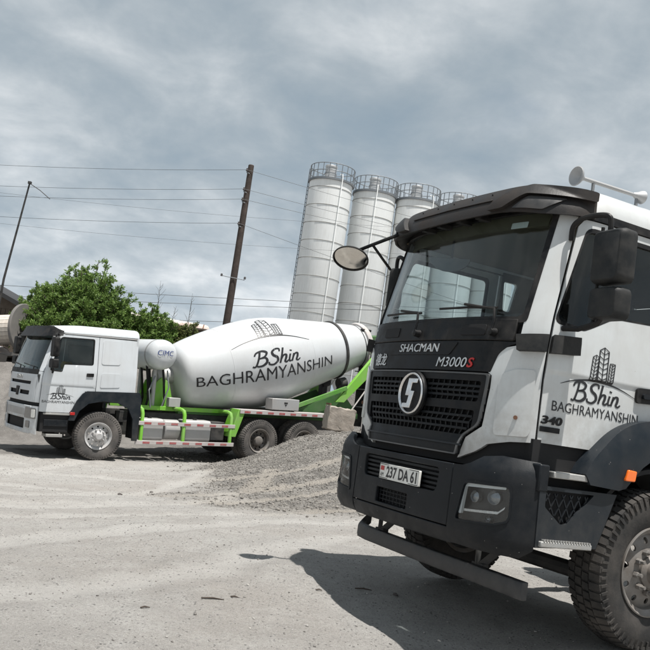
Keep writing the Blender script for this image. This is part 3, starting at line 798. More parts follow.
# ------------------------------------------------------------------ wrap surface shared by cab panels
class Wrap:
    """Cab skin: u in [-1,1] runs across the front, 1..2 round the corner, beyond 2 metres back along the side."""
    def __init__(s, yb, xs, bow, rx, ry): s.yb, s.xs, s.bow, s.rx, s.ry = yb, xs, bow, rx, ry
    @staticmethod
    def lerp(tab, z):
        if z <= tab[0][0]: return tab[0][1]
        for (a, b), (c, d) in zip(tab, tab[1:]):
            if z <= c: return b + (d - b) * (z - a) / (c - a)
        return tab[-1][1]
    def plan(s, u, z):
        sg = -1 if u < 0 else 1; a = abs(u); X = s.lerp(s.xs, z); xc = X - s.rx; y0 = s.lerp(s.yb, z)
        if a <= 1: x = a * xc; y = y0 + s.bow * x * x
        elif a <= 2:
            t = (a - 1) * PI / 2; x = xc + s.rx * math.sin(t); y = y0 + s.bow * xc * xc + s.ry * (1 - math.cos(t))
        else: x = X; y = y0 + s.bow * xc * xc + s.ry + (a - 2)
        return sg * x, y
    def ye(s, z):
        X = s.lerp(s.xs, z); return s.lerp(s.yb, z) + s.bow * (X - s.rx) ** 2 + s.ry
    def __call__(s, u, z, w=0.0):
        x, y = s.plan(u, z)
        if w == 0.0: return (x, y, z)
        e_ = 0.004; a = s.plan(u - e_, z); b = s.plan(u + e_, z); z2 = s.plan(u, z + 0.01); z1 = s.plan(u, z - 0.01)
        tu = Vector((b[0]-a[0], b[1]-a[1], 0)).normalized(); tz = Vector((z2[0]-z1[0], z2[1]-z1[1], 0.02)).normalized()
        n = tu.cross(tz).normalized()
        if n.y > 0.2 or (abs(n.y) <= 0.3 and n.x * x < 0): n = -n
        return (x + n.x * w, y + n.y * w, z + n.z * w)
    def ux(s, x, z):   # u for a given x on the front
        return x / (s.lerp(s.xs, z) - s.rx)
    def uy(s, y, z): return 2 + y - s.ye(z)
    def front(s, x, z, w=0.0): return s(s.ux(x, z), z, w)
    def side(s, sg): return lambda y, z, w=0.0: s(sg * s.uy(y, z), z, w)

class CurveWrap(Wrap):
    """Cab skin over a drawn plan curve: u 0..1 runs to x = x1, 1..2 along the rest of the curve, beyond 2 metres back along the side."""
    def __init__(s, yb, xs, pts, x1):
        s.yb, s.xs = yb, xs
        P = np.array(spline2d(pts, 10)); s.w0 = pts[-1][0]; s.x1 = x1
        i = int(np.argmin(abs(P[:, 0] - x1)))
        s.front_tab = P[:i + 1]; C = P[i:]
        L_ = np.concatenate([[0], np.cumsum(np.hypot(*np.diff(C, axis=0).T))]); s.ct = 1 + L_ / L_[-1]; s.C = C; s.yend = pts[-1][1]
    def plan(s, u, z):
        sg = -1 if u < 0 else 1; a = abs(u); k = s.lerp(s.xs, z) / s.w0; y0 = s.lerp(s.yb, z)
        if a <= 1: x = a * s.front_tab[-1, 0]; y = float(np.interp(x, s.front_tab[:, 0], s.front_tab[:, 1]))
        elif a <= 2: x = float(np.interp(a, s.ct, s.C[:, 0])); y = float(np.interp(a, s.ct, s.C[:, 1]))
        else: x = s.w0; y = s.yend + (a - 2)
        return sg * x * k, y0 + y
    def ye(s, z): return s.lerp(s.yb, z) + s.yend
    def ux(s, x, z):
        k = s.lerp(s.xs, z) / s.w0; a = abs(x) / k; sg = -1 if x < 0 else 1
        if a <= s.front_tab[-1, 0]: return sg * a / s.front_tab[-1, 0]
        return sg * float(np.interp(a, s.C[:, 0], s.ct))
    def uy(s, y, z):
        d = y - s.lerp(s.yb, z)
        if d >= s.yend: return 2 + d - s.yend
        return float(np.interp(d, s.C[:, 1], s.ct))
    def side(s, sg): return lambda y, z, w=0.0: s(sg * s.uy(y, z), z, w)
    def outline(s, pts):
        """points (y, z), or ('u', value, z) for a fixed wrap coordinate"""
        out = []; n = len(pts)
        for i, p in enumerate(pts):
            q = pts[(i + 1) % n]
            if p[0] == 'u': out.append((p[1], p[2])); continue
            m_ = 8 if q[0] != 'u' and abs(q[1] - p[1]) > .15 else 1
            for t in range(m_):
                y = p[0] + ((q[0] - p[0]) * t / m_ if t else 0); z = p[1] + ((q[1] - p[1]) * t / m_ if t else 0); out.append((s.uy(y, z), z))
        return out
# ------------------------------------------------------------------ the near truck
steer_near = make_wheel('steer', 'rim_steel', 'tyre_rubber')
drive_near = make_wheel('drive', 'rim_steel', 'tyre_rubber')
nt = empty('truck', NT_POS, (0, 0, NT_ROT))
tag(nt, 'near white truck cab with black grille, dark bumper and brown roof visor', 'truck', 'trucks parked in the yard')
NW = CurveWrap([(1.0, .065), (1.70, .065), (1.93, .08), (2.10, .105), (2.86, .27), (3.0, .30)], [(1.0, 1.115), (1.95, 1.115), (2.95, 1.06)],
               [(0, 0), (.35, .010), (.60, .032), (.75, .058), (.84, .084), (.93, .120), (1.01, .170), (1.07, .235), (1.103, .32), (1.115, .42)], .75)
GAP = NW.uy(.315, 1.5)          # wrap coordinate of the door's leading edge
OU = lambda u, z: NW.uy(u - 1.689, z)
def crease(fn, z0, d):      # a pressed step in the sheet metal
    return lambda u, z, w=0.0: fn(u, z, w + d * float(sstep(z0 - .012, z0 + .012, np.float64(z))) - d)
# dark firewall behind the front panels
panel([(-1.8, 1.08), (1.8, 1.08), (1.8, 2.06), (-1.8, 2.06)], [], lambda u, z, w=0: NW(u, z, w - .035), .03, .12).build('firewall', 'hollow_shade', nt)
# corner panels, pillars, header
def fxz(pts): return [(NW.ux(x, z), z) for x, z in pts]
for s in (1, -1):
    o = fxz([(.56, 1.115), (.70, 1.17), (.80, 1.235), (.95, 1.27)]) + [(GAP - .03, 1.285), (GAP - .03, 1.905)] + fxz([(.93, 1.905), (.845, 1.885), (.785, 1.835), (.735, 1.715), (.775, 1.69), (.775, 1.61), (.745, 1.345), (.615, 1.26)])
    cp = panel([(u * s, z) for u, z in o], [], NW, .025, .05).build('corner_panel', 'white_paint', nt, .006)
    ck = rounded([(1.16, 1.30), (GAP - .10, 1.315), (GAP - .10, 1.75), (1.36, 1.745), (1.16, 1.70)], .05)
    panel([(u * s, z) for u, z in ck], [], lambda u, z, w=0: NW(u, z, w + .010), .02, .06).build('cheek_panel', 'white_paint', cp, .008)
    MB().lathe([(1e-4, 0), (.014, 0), (.014, .010), (1e-4, .010)], 10, Matrix.Translation(Vector(NW(1.42 * s, 1.43, .010))) @ Matrix.Rotation(R(-45 if s > 0 else -135), 4, 'Z')).build('tow_cap', 'rust_dark', cp)
    pi_ = fxz([(.925, 1.905)]) + [(GAP - .03, 1.905), (GAP - .03, 2.87)] + fxz([(.91, 2.94), (.915, 2.84)])
    panel([(u * s, z) for u, z in pi_], [], NW, .03, .06).build('windscreen_pillar', 'white_paint', nt, .006)
panel([(-GAP, 2.87), (-1.2, 2.90), (1.2, 2.90), (GAP, 2.87), (GAP, 3.0), (-GAP, 3.0)], [], NW, .03, .07).build('header_panel', 'white_paint', nt)
# upper text panel and cowl
tp_ = rounded([(-.76, 1.712), (.76, 1.712), (.80, 1.84), (.86, 1.895), (.95, 1.925), (-.95, 1.925), (-.86, 1.895), (-.80, 1.84)], [.01, .01, .03, .03, 0, 0, .03, .03])
name_panel = panel(tp_, [], lambda x, z, w=0: NW.front(x, z, w + .004), .025, .06).build('name_panel', 'grille_plastic', nt, .006)
panel(rounded([(-.46, 1.822), (.34, 1.822), (.42, 1.915), (-.54, 1.915)], .02), [], lambda x, z, w=0: NW.front(x, z, w + .010), .01, .06).build('name_plate_field', 'grille_plastic', name_panel, .003)
cow = panel([(-.89, 1.93), (.89, 1.93), (.89, 2.085), (-.89, 2.085)], [], lambda x, z, w=0: NW.front(x, z, w + .006), .03, .06).build('cowl', 'black_plastic', nt, .008)
for x0 in (-.62, .42):
    panel(rounded([(x0, 1.965), (x0+.24, 1.965), (x0+.24, 2.04), (x0, 2.04)], .015), [], lambda x, z, w=0: NW.front(x, z, w + .012), .012, .05).build('grab_recess', 'hollow_shade', cow, .004)
def fr_off(d): return lambda x, z, w=0.0: NW.front(x, z, w + d)
def shift(fn, x0, z0): return lambda x, y, w=0.0: fn(x0 + x, z0 + y, w)
decal('name_lettering', [text2d('SHACMAN', .52, .062, .12, 0)], shift(fr_off(.012), -.30, 1.842), 'badge_silver', name_panel, .006)
decal('model_lettering', [text2d('M3000', .325, .07, .22, 0)], shift(fr_off(.007), .215, 1.735), 'badge_silver', name_panel, .005)
decal('model_letter', [text2d('S', .065, .07, .22, .02)], shift(fr_off(.007), .545, 1.735), 'badge_red', name_panel, .005)
decal('side_badge', [text2d('德龙', .20, .10, .1, .006)], shift(fr_off(.007), -.70, 1.735), 'badge_silver', name_panel, .004)
# grille
go = rounded([(-.57, 1.135), (.575, 1.135), (.60, 1.265), (.735, 1.355), (.765, 1.61), (.77, 1.70), (-.77, 1.70), (-.765, 1.61), (-.735, 1.355), (-.60, 1.265)], [.01, .01, .03, .04, .02, .02, .02, .02, .04, .03])
h1 = rounded([(-.69, 1.505), (.69, 1.505), (.705, 1.645), (-.705, 1.645)], .02)
h2 = rounded([(-.66, 1.315), (-.58, 1.275), (.58, 1.275), (.66, 1.315), (.675, 1.445), (-.675, 1.445)], .02)
grille = panel(go, [h1, h2], lambda x, z, w=0: NW.front(x, z, w + .012 + .02 * float(sstep(1.26, 1.21, np.float64(z)))), .05, .055).build('grille', 'grille_plastic', nt, .006)
panel([(-.72, 1.25), (.72, 1.25), (.72, 1.66), (-.72, 1.66)], [], lambda x, z, w=0: NW.front(x, z, w - .03), .01, .12).build('grille_backing', 'hollow_shade', grille)
for z0, z1, xa, xb in ((1.505, 1.645, .69, .705), (1.275, 1.445, .60, .672)):
    nb_ = 4
    for i in range(1, nb_):
        z = z0 + (z1 - z0) * i / nb_; xx = xa + (xb - xa) * i / nb_
        panel([(-xx, z - .008), (xx, z - .008), (xx, z + .008), (-xx, z + .008)], [], lambda x, z, w=0: NW.front(x, z, w + .004), .03, .07).build('slat', 'bumper_plastic', grille)
    b = MB(); n = 22
    for i in range(n + 1):
        t = -1 + 2 * i / n
        pts = [Vector(NW.front(t * (xa + (xb - xa) * q) + .012 * math.sin(q * 9), z0 + (z1 - z0) * q, -.012)) for q in (0, .25, .5, .75, 1)]
        for p, q in zip(pts, pts[1:]): b.beam(p, q, .010, .02, (0, -1, 0))
    tag(b.build('grille_mesh', 'grille_plastic', grille, 0, 0), kind='stuff')
for z in (1.205, 1.695):
    panel([(-.60 if z < 1.5 else -.74, z - .006), (.60 if z < 1.5 else .74, z - .006), (.60 if z < 1.5 else .74, z + .006), (-.60 if z < 1.5 else -.74, z + .006)], [], lambda x, z, w=0: NW.front(x, z, w + (.040 if z < 1.5 else .018)), .02, .08).build('grille_trim', 'fender_plastic', grille)
gs = [(NW.ux(x, z), z) for x, z in go]
gin = [(x * .975, 1.42 + (z - 1.42) * .965) for x, z in go]
panel(go, [gin], lambda x, z, w=0: NW.front(x, z, w + .020 + .02 * float(sstep(1.26, 1.21, np.float64(z)))), .02, .05).build('grille_surround', 'trim_grey', grille, .003)
# emblem: oval ring with a lightning S
em = Matrix.Translation(Vector((0, .04, 1.525))) @ Matrix.Rotation(R(-90), 4, 'Z')
emb = MB().lathe([(1e-4, -.01), (.170, -.01), (.173, .01), (.167, .022), (.157, .022), (.152, .012), (1e-4, .010)], 48, em).build('emblem', 'grille_plastic', grille, 0, 30)
MB().lathe([(.138, .016), (.142, .028), (.148, .032), (.154, .028), (.158, .016)], 48, em).build('emblem_ring', 'chrome', emb, 0, 60)
zig = [(.075, .120), (-.050, .120), (-.070, .095), (-.085, -.005), (-.035, -.005), (-.035, -.085), (-.085, -.120), (.055, -.120), (.075, -.095), (.085, .012), (.030, .012), (.030, .085)]
zig = [(-.035, .128), (.105, .128), (.095, .090), (.022, .090), (.008, .020), (.062, .020), (.020, -.128), (-.105, -.128), (-.095, -.088), (-.030, -.088), (-.012, -.022), (-.066, -.022)]
MB().prism([(p[0] * .86, p[1] * .86 + 1.525) for p in zig], 'Y', .008, .034).build('emblem_sign', 'chrome', emb, .004)
# windscreen, gasket, wipers
panel([(-.93, 2.075), (.93, 2.075), (.92, 2.895), (-.92, 2.895)], [], lambda u, z, w=0: NW.front(u, z, w - .006), .006, .07).build('windscreen', 'windshield_glass', nt)
panel(rounded([(-.945, 2.06), (.945, 2.06), (.935, 2.915), (-.935, 2.915)], .04), [rounded([(-.912, 2.10), (.912, 2.10), (.90, 2.87), (-.90, 2.87)], .05)], lambda u, z, w=0: NW.front(u, z, w + .004), .02, .06).build('windscreen_gasket', 'black_plastic', nt)
for x0, x1, z1 in ((-.09, -.66, 2.155), (.74, .12, 2.165)):
    b = MB(); fo = fr_off(.05)
    b.tube([fo(x0, 1.985), fo(x0 + .005, 2.06), fo(x0 - .02, 2.135), fo((x0 + x1) / 2, z1 + .012)], .010, 8)
    wp = b.build('wiper', 'black_plastic', nt)
    MB().tube([fr_off(.022)(x0 - .02, z1 - .01), fr_off(.022)((x0+x1)/2, z1), fr_off(.022)(x1, z1 + .002)], .009, 6).build('wiper_blade', 'black_plastic', wp)
    MB().lathe([(1e-4, 0), (.03, 0), (.026, .05), (1e-4, .055)], 14, Matrix.Translation(Vector(NW.front(x0, 1.985, .005))) @ Matrix.Rotation(R(-90), 4, 'Z')).build('wiper_hub', 'black_plastic', wp)
# doors and cab sides
NYE = .226
def door_outline():
    return NW.outline([('u', GAP, 1.292), (.83, 1.292), (1.03, 1.36), (1.26, 1.50), (1.53, 1.56), (1.53, 2.825), ('u', GAP + .06, 2.825), ('u', GAP, 2.77)])
def win_outline():
    return NW.outline(rounded([(.345, 2.075), (.58, 2.06), (.65, 2.09), (.85, 2.19), (1.44, 2.22), (1.44, 2.775), (.56, 2.775)], [.06, .02, .05, .05, .05, .05, .06]))
for s in (1, -1):
    dfn = crease(lambda u, z, w=0.0, s=s: NW(u * s, z, w), 1.755, .010)
    ofn = lambda u, z, w=0.0, s=s: NW(OU(u, z) * s, z, w)
    odfn = lambda u, z, w=0.0, dfn=dfn: dfn(OU(u, z), z, w)
    door = panel(door_outline(), [win_outline()], dfn, .03, .07, rows=(1.735, 1.744, 1.756, 1.768, 1.78)).build('door', 'white_paint', nt, .005)
    wo = win_outline(); cx_ = sum(p[0] for p in wo) / len(wo); cy_ = sum(p[1] for p in wo) / len(wo)
    inner = [(cx_ + (p[0] - cx_) * .955, cy_ + (p[1] - cy_) * .925) for p in wo]
    panel(wo, [inner], lambda u, z, w=0.0: NW(u * s, z, w + .001), .02, .05).build('window_seal', 'black_plastic', door)
    panel(wo, [], lambda u, z, w=0.0: NW(u * s, z, w - .012), .005, .1).build('window_glass', 'side_glass', door)
    hb = panel(rounded([(2.80, 1.655), (3.06, 1.67), (3.06, 1.775), (2.80, 1.76)], .03), [], lambda u, z, w=0.0: ofn(u, z, w + .012), .02, .05).build('handle', 'black_plastic', door, .006)
    panel(rounded([(2.84, 1.69), (3.02, 1.70), (3.02, 1.735), (2.84, 1.725)], .015), [], lambda u, z, w=0.0: ofn(u, z, w + .035), .02, .05).build('handle_grip', 'bumper_plastic', door, .004)
    # lettering painted on the door; on the right-hand side it is laid out the other way so that it reads
    def dm(x, y, w=0.0, s=s):
        yy = x if s > 0 else 1.375 - x
        return odfn(2 + yy - NYE, y, w + .0025)
    cuts = [(0, [.3 + .06 * i for i in range(16)]), (1, [1.45 + .05 * i for i in range(12)] + [1.743, 1.749, 1.755, 1.761, 1.767])]
    sh = [xform(t, .69, .46, .345, 1.555) for t in tower_logo()]
    sh += [xform(t, .445 / 2.65, .130, .455, 1.598) for t in script_word()]
    V, F = text2d('BAGHRAMYANSHIN', .775, .066, 0, .0); sh.append(xform((V, F), 1, 1, .30, 1.508))
    decal('door_lettering', sh, dm, 'decal_black', door, 0, cuts)
    badge = [xform(text2d('340', .155, .055, .12, .03), 1, 1, .20, 1.415)]
    badge.append(ribbon([(.20, 1.382), (.23, 1.382), (.27, 1.382), (.31, 1.382), (.34, 1.382)], .034, smooth=True))
    decal('power_badge', badge, lambda x, y, w=0: odfn(2 + x + .035 - NYE, y, w + .004), 'black_plastic', door, .006, [(0, [.2 + .02 * i for i in range(1, 9)])])
    # rear side of the cab with a small quarter window
    q = rounded([(3.30, 2.50), (3.40, 2.50), (3.45, 2.78), (3.27, 2.78)], .03)
    rp = panel([(3.235, 1.555), (3.82, 1.50), (3.82, 2.825), (3.235, 2.825)], [q] if s < 0 else [], ofn, .03, .1).build('cab_side', 'white_paint', nt, .005)
    if s < 0: panel(q, [], lambda u, z, w=0.0: ofn(u, z, w - .01), .005, .1).build('quarter_window', 'side_glass', rp)
    # dark gutter above the door
    g = [(2.20, 2.83), (3.82, 2.83), (3.82, 2.875), (2.20, 2.89)]
    panel(g, [], lambda u, z, w=0.0: ofn(u, z, w + .014), .03, .1).build('roof_gutter', 'black_plastic', nt, .006)
# rear wall with two windows
panel([(-1.08, 1.30), (1.08, 1.30), (1.03, 2.93), (-1.03, 2.93)], [rounded([(.14, 2.34), (.42, 2.34), (.42, 2.76), (.14, 2.76)], .05)],
      lambda x, z, w=0: (x, 2.10 + w, z), .03, .15).build('rear_wall', 'white_paint', nt)
# roof
b = MB(); na, nbk = 33, 16
V = []; F = []
for j in range(nbk):
    t = j / (nbk - 1); 
    for i in range(na):
        a = -1 + 2 * i / (na - 1); hw = 1.075
        x = hw * math.sin(a * PI / 2) if abs(a) < 2 else 0
        q = abs(x) / hw
        y0 = NW.lerp(NW.yb, 2.9) + .055 * x * x + .10 * q ** 4 + (.10 * q ** 10)
        y = y0 + t ** 1.25 * (2.12 - y0)
        crown = (1 - q ** 6) ** .5 if q < 1 else 0
        rise = .05 + .235 * (1 - (1 - min(1, t * 3.2)) ** 2.2) * (1 - .25 * max(0, t - .75) * 4)
        rise = max(rise, .10)
        V.append((x, y, 2.87 + crown * rise + (.0 if q < .999 else 0)))
for j in range(nbk - 1):
    for i in range(na - 1): F.append((j*na+i, j*na+i+1, (j+1)*na+i+1, (j+1)*na+i))
n = len(V); V += [(x * .97, y + .02, z - .03) for x, y, z in V]; F += [tuple(i + n for i in f[::-1]) for f in F]
for j in range(nbk - 1):
    for i in (0, na - 1): F.append((j*na+i, (j+1)*na+i, (j+1)*na+i+n, j*na+i+n))
for i in range(na - 1):
    for j in (0, nbk - 1): F.append((j*na+i, j*na+i+1, j*na+i+1+n, j*na+i+n))
b.add(V, F).build('roof', 'white_paint', nt, 0, 40)
# interior
b = MB().box((-1.05, .42, 1.28), (1.05, 2.08, 1.36)); b.build('cab_floor', 'interior_dark', nt)
panel([(-.98, .42), (.98, .42), (.98, 2.06), (-.98, 2.06)], [], lambda x, y, w=0: (x, y, 2.87 - w), .01, .3).build('headliner', 'headliner', nt)
panel([(-.86, 2.79), (.86, 2.79), (.86, 2.90), (-.86, 2.90)], [], lambda u, z, w=0: NW.front(u, z, w - .05), .02, .1).build('header_trim', 'headliner', nt)
for s in (1, -1):
    panel([(2.1, 1.36), (3.80, 1.36), (3.80, 2.06), (2.6, 2.06), (2.1, 2.02)], [], lambda u, z, w=0: NW(OU(u, z) * s, z, w - .045), .02, .15).build('door_lining', 'interior_grey', nt)
panel([(-1.03, 1.36), (1.03, 1.36), (.99, 2.88), (-.99, 2.88)], [rounded([(.14, 2.34), (.42, 2.34), (.42, 2.76), (.14, 2.76)], .05)], lambda x, z, w=0: (x, 2.055 + w, z), .01, .3).build('rear_lining', 'interior_grey', nt)
for s in (1, -1):
    lq = [(3.25, 2.06), (3.80, 2.06), (3.80, 2.86), (3.25, 2.86)]
    hq = [rounded([(3.30, 2.50), (3.40, 2.50), (3.45, 2.78), (3.27, 2.78)], .03)] if s < 0 else []
    panel(lq, hq, lambda u, z, w=0: NW(OU(u, z) * s, z, w - .045), .01, .15).build('side_lining', 'interior_grey', nt)
dash = MB().prism([(.24, 1.60), (.24, 1.95), (.27, 2.07), (.45, 2.10), (.62, 2.06), (.70, 1.90), (.62, 1.55)], 'X', -.82, .82).build('dashboard', 'interior_grey', nt, .03, 35, 3)
MB().prism([(.42, 2.08), (.60, 2.05), (.58, 2.17), (.50, 2.19), (.40, 2.17)], 'X', .30, .82).build('instrument_hood', 'interior_dark', dash, .02)
swm = Matrix.Translation(Vector((.56, .80, 2.10))) @ Matrix.Rotation(R(-38), 4, 'X') @ Matrix.Rotation(R(90), 4, 'Y')
b = MB()
for kk in range(36):
    pass
ringpts = [swm @ Vector((0, .23 * math.cos(2*PI*q/28), .23 * math.sin(2*PI*q/28))) for q in range(29)]
b.tube(ringpts, .016, 8, False)
for q in (0, 2.1, 4.2): b.tube([swm @ Vector((0, 0, 0)), swm @ Vector((0, .22 * math.cos(q), .22 * math.sin(q)))], .014, 6)
b.cyl(swm @ Vector((-.02, 0, 0)), swm @ Vector((.25, 0, 0)), .045, 12)
b.build('steering_wheel', 'interior_dark', nt)
for sx in (.56, -.56):
    b = MB().box((sx - .26, 1.05, 1.62), (sx + .26, 1.58, 1.78)); seat = b.build('seat', 'seat_cloth', nt, .05, 40, 3)
    MB().prism([(1.48, 1.74), (1.62, 1.74), (1.78, 2.42), (1.68, 2.46)], 'X', sx - .25, sx + .25).build('seat_back', 'seat_cloth', seat, .04, 40, 3)
    MB().prism([(1.68, 2.48), (1.78, 2.46), (1.82, 2.66), (1.73, 2.69)], 'X', sx - .14, sx + .14).build('headrest', 'seat_cloth', seat, .03, 40, 3)
hm = [(-.17, 0), (.17, 0)] + [(.17 * math.cos(R(-a)), .115 * math.sin(R(-a))) for a in range(12, 180, 12)]
mm_ = Matrix.Translation(Vector((-.36, .47, 2.69))) @ Matrix.Rotation(R(40), 4, 'Z')
b = MB().prism(hm, 'Y', -.008, .012); b.v = [tuple(mm_ @ Vector(p)) for p in b.v]; b.build('interior_mirror', 'trim_grey', nt, .004)
MB().tube([(-.38, .50, 2.68), (-.38, .50, 2.87)], .01, 6).build('mirror_stem', 'interior_dark', nt)
panel(rounded([(.55, 2.785), (.70, 2.785), (.70, 2.83), (.55, 2.83)], .006), [], lambda x, z, w=0: NW.front(x, z, w - .044), .003, .05).build('windscreen_card', 'plate_white', nt)

# roof visor
def vfn(u, t, w=0.0):   # t 0 bottom .. 1 top
    a = abs(u); zt = 3.058 - .05 * max(0, a - 1.3); zb = 2.835 - .02 * min(1, max(0, a - .9))
    z = zb + (zt - zb) * t
    out = .155 - .10 * t - .10 * max(0.0, a - .9) ** 1.4 * .9
    bow = .03 * math.sin(min(1, t) * PI)
    p = NW(u * .87, 2.86 + .07 * t, max(.03, out + bow) + w); p0 = NW(0.0, 2.86 + .07 * t, max(.03, .155 - .10 * t + bow) + w)
    kf = .55 * (1 - float(sstep(.95, 1.7, np.float64(a)))); return (p[0], p[1] * (1 - kf) + (p0[1] + .02 * a) * kf, z)
visor = panel(rounded([(-2.12, .10), (-1.5, 0), (-.92, .06), (.92, .06), (1.5, 0), (2.12, .10), (2.10, .93), (1.2, 1.0), (-1.2, 1.0), (-2.10, .93)], .03), [], vfn, .018, .08).build('roof_visor', 'visor_plastic', nt, .004)
panel([(-.78, .52), (.78, .52), (.78, .58), (-.78, .58)], [], lambda u, t, w=0: vfn(u, t, w + .012), .02, .08).build('visor_rib', 'visor_plastic', visor, .003)
for s in (1, -1):
    fin = rounded([(.80, .12), (1.02, .74), (1.30, .97), (2.08, .95), (2.08, .62), (1.72, .62), (1.28, .60), (1.02, .14)], .05)
    panel([(u * s, t) for u, t in fin], [], lambda u, t, w=0: vfn(u, t, w + .040), .05, .06).build('visor_fin', 'visor_plastic', visor, .010)
    ln = rounded([(1.12, .14), (1.30, .54), (1.74, .56), (1.50, .12)], .03)
    panel([(u * s, t) for u, t in ln], [], lambda u, t, w=0: vfn(u, t, w + .014), .02, .06).build('visor_lamp', 'visor_lens', visor, .004)
for u in (-.7, -.35, 0, .35, .7):
    p = Vector(vfn(u, .82, .003)); MB().lathe([(1e-4, 0), (.007, 0), (.006, .005), (1e-4, .006)], 8, Matrix.Translation(p) @ Matrix.Rotation(R(-90), 4, 'Z')).build('visor_screw', 'black_plastic', visor)
for u in (-.55, -.2, .2, .55):
    a = Vector(NW(u * .86, 2.86, .0)); bb = Vector(vfn(u, .10, -.035)); MB().beam(a, bb, .05, .03).build('visor_bracket', 'black_plastic', visor)

# soffit closing the visor's underside
V = []; F = []
for i in range(41):
    u = -2.0 + 4.0 * i / 40; V += [vfn(u, .06, -.02), NW(u * .87, 2.92, -.01)]
F = [(2*i, 2*i+1, 2*i+3, 2*i+2) for i in range(40)]; n = len(V); V += [(x, y, z + .012) for x, y, z in V]; F += [tuple(i + n for i in f[::-1]) for f in F]
MB().add(V, F).build('visor_soffit', 'black_plastic', visor)

# bumper
BW = Wrap([(0, 0.0), (2, 0.0)], [(0, 1.20), (2, 1.20)], .045, .42, .34)
def bfn(u, z, w=0.0):
    d = -.05 * float(sstep(.64, .55, np.float64(z))) - .06 * float(sstep(1.07, 1.18, np.float64(z)))
    return BW(u, z, w + d)
def bfx(x, z, w=0.0): return bfn(x / .78, z, w)
BU = lambda x: x / .78
ctr = [(-.625, .665), (.625, .665), (.625, 1.075), (-.625, 1.075)]
gh = rounded([(-.49, .865), (.47, .865), (.49, 1.03), (-.50, 1.03)], .04)
nh = rounded([(-.27, .69), (.15, .69), (.15, .80), (-.27, .80)], .015)
bumper = panel(ctr, [gh, nh], bfx, .03, .06).build('bumper', 'bumper_plastic', nt, .006)
panel([(-.64, .55), (.64, .55), (.64, .658), (-.64, .658)], [], lambda x, z, w=0: bfx(x, z, w - .004), .03, .06).build('bumper_lip', 'bumper_plastic', bumper, .008)
panel([(-.70, .60), (.70, .60), (.70, 1.05), (-.70, 1.05)], [], lambda x, z, w=0: bfx(x, z, w - .06), .01, .2).build('bumper_backing', 'hollow_shade', bumper)
for i in range(5):
    z = .885 + i * .032
    panel([(-.49, z - .008), (.48, z - .008), (.48, z + .008), (-.49, z + .008)], [], lambda x, z, w=0: bfx(x, z, w - .02), .03, .08).build('slat', 'bumper_plastic', bumper)
b = MB()
for i in range(9):
    x = -.25 + i * .048; b.beam(bfx(x, .695, -.03), bfx(x, .795, -.03), .006, .006)
for i in range(3): b.beam(bfx(-.265, .715 + i * .03, -.03), bfx(.145, .715 + i * .03, -.03), .006, .006)
tag(b.build('tow_mesh', 'bumper_plastic', bumper), kind='stuff')
# the number plate
plate = panel(rounded([(-.222, .869), (.298, .869), (.298, .981), (-.222, .981)], .008), [], lambda x, z, w=0: bfx(x, z, w + .022), .02, .1).build('number_plate', 'plate_white', bumper, .002)
pf = lambda x, y, w=0: bfx(x, y, w + .024)
decal('plate_lettering', [xform(text2d('237 DA 61', .395, .084, 0, .022), 1, 1, -.122, .883)], pf, 'decal_black', plate)
decal('plate_frame', [ribbon([(-.216, .875), (.292, .875), (.292, .975), (-.216, .975), (-.216, .875)], .005, smooth=False)], pf, 'decal_black', plate)
decal('plate_flag', [([(-.205, .93), (-.155, .93), (-.155, .962), (-.205, .962)], [(0, 1, 2, 3)])], pf, 'plate_red', plate)
decal('plate_country', [xform(text2d('AM', .045, .03, 0, .0), 1, 1, -.203, .885)], pf, 'decal_black', plate)
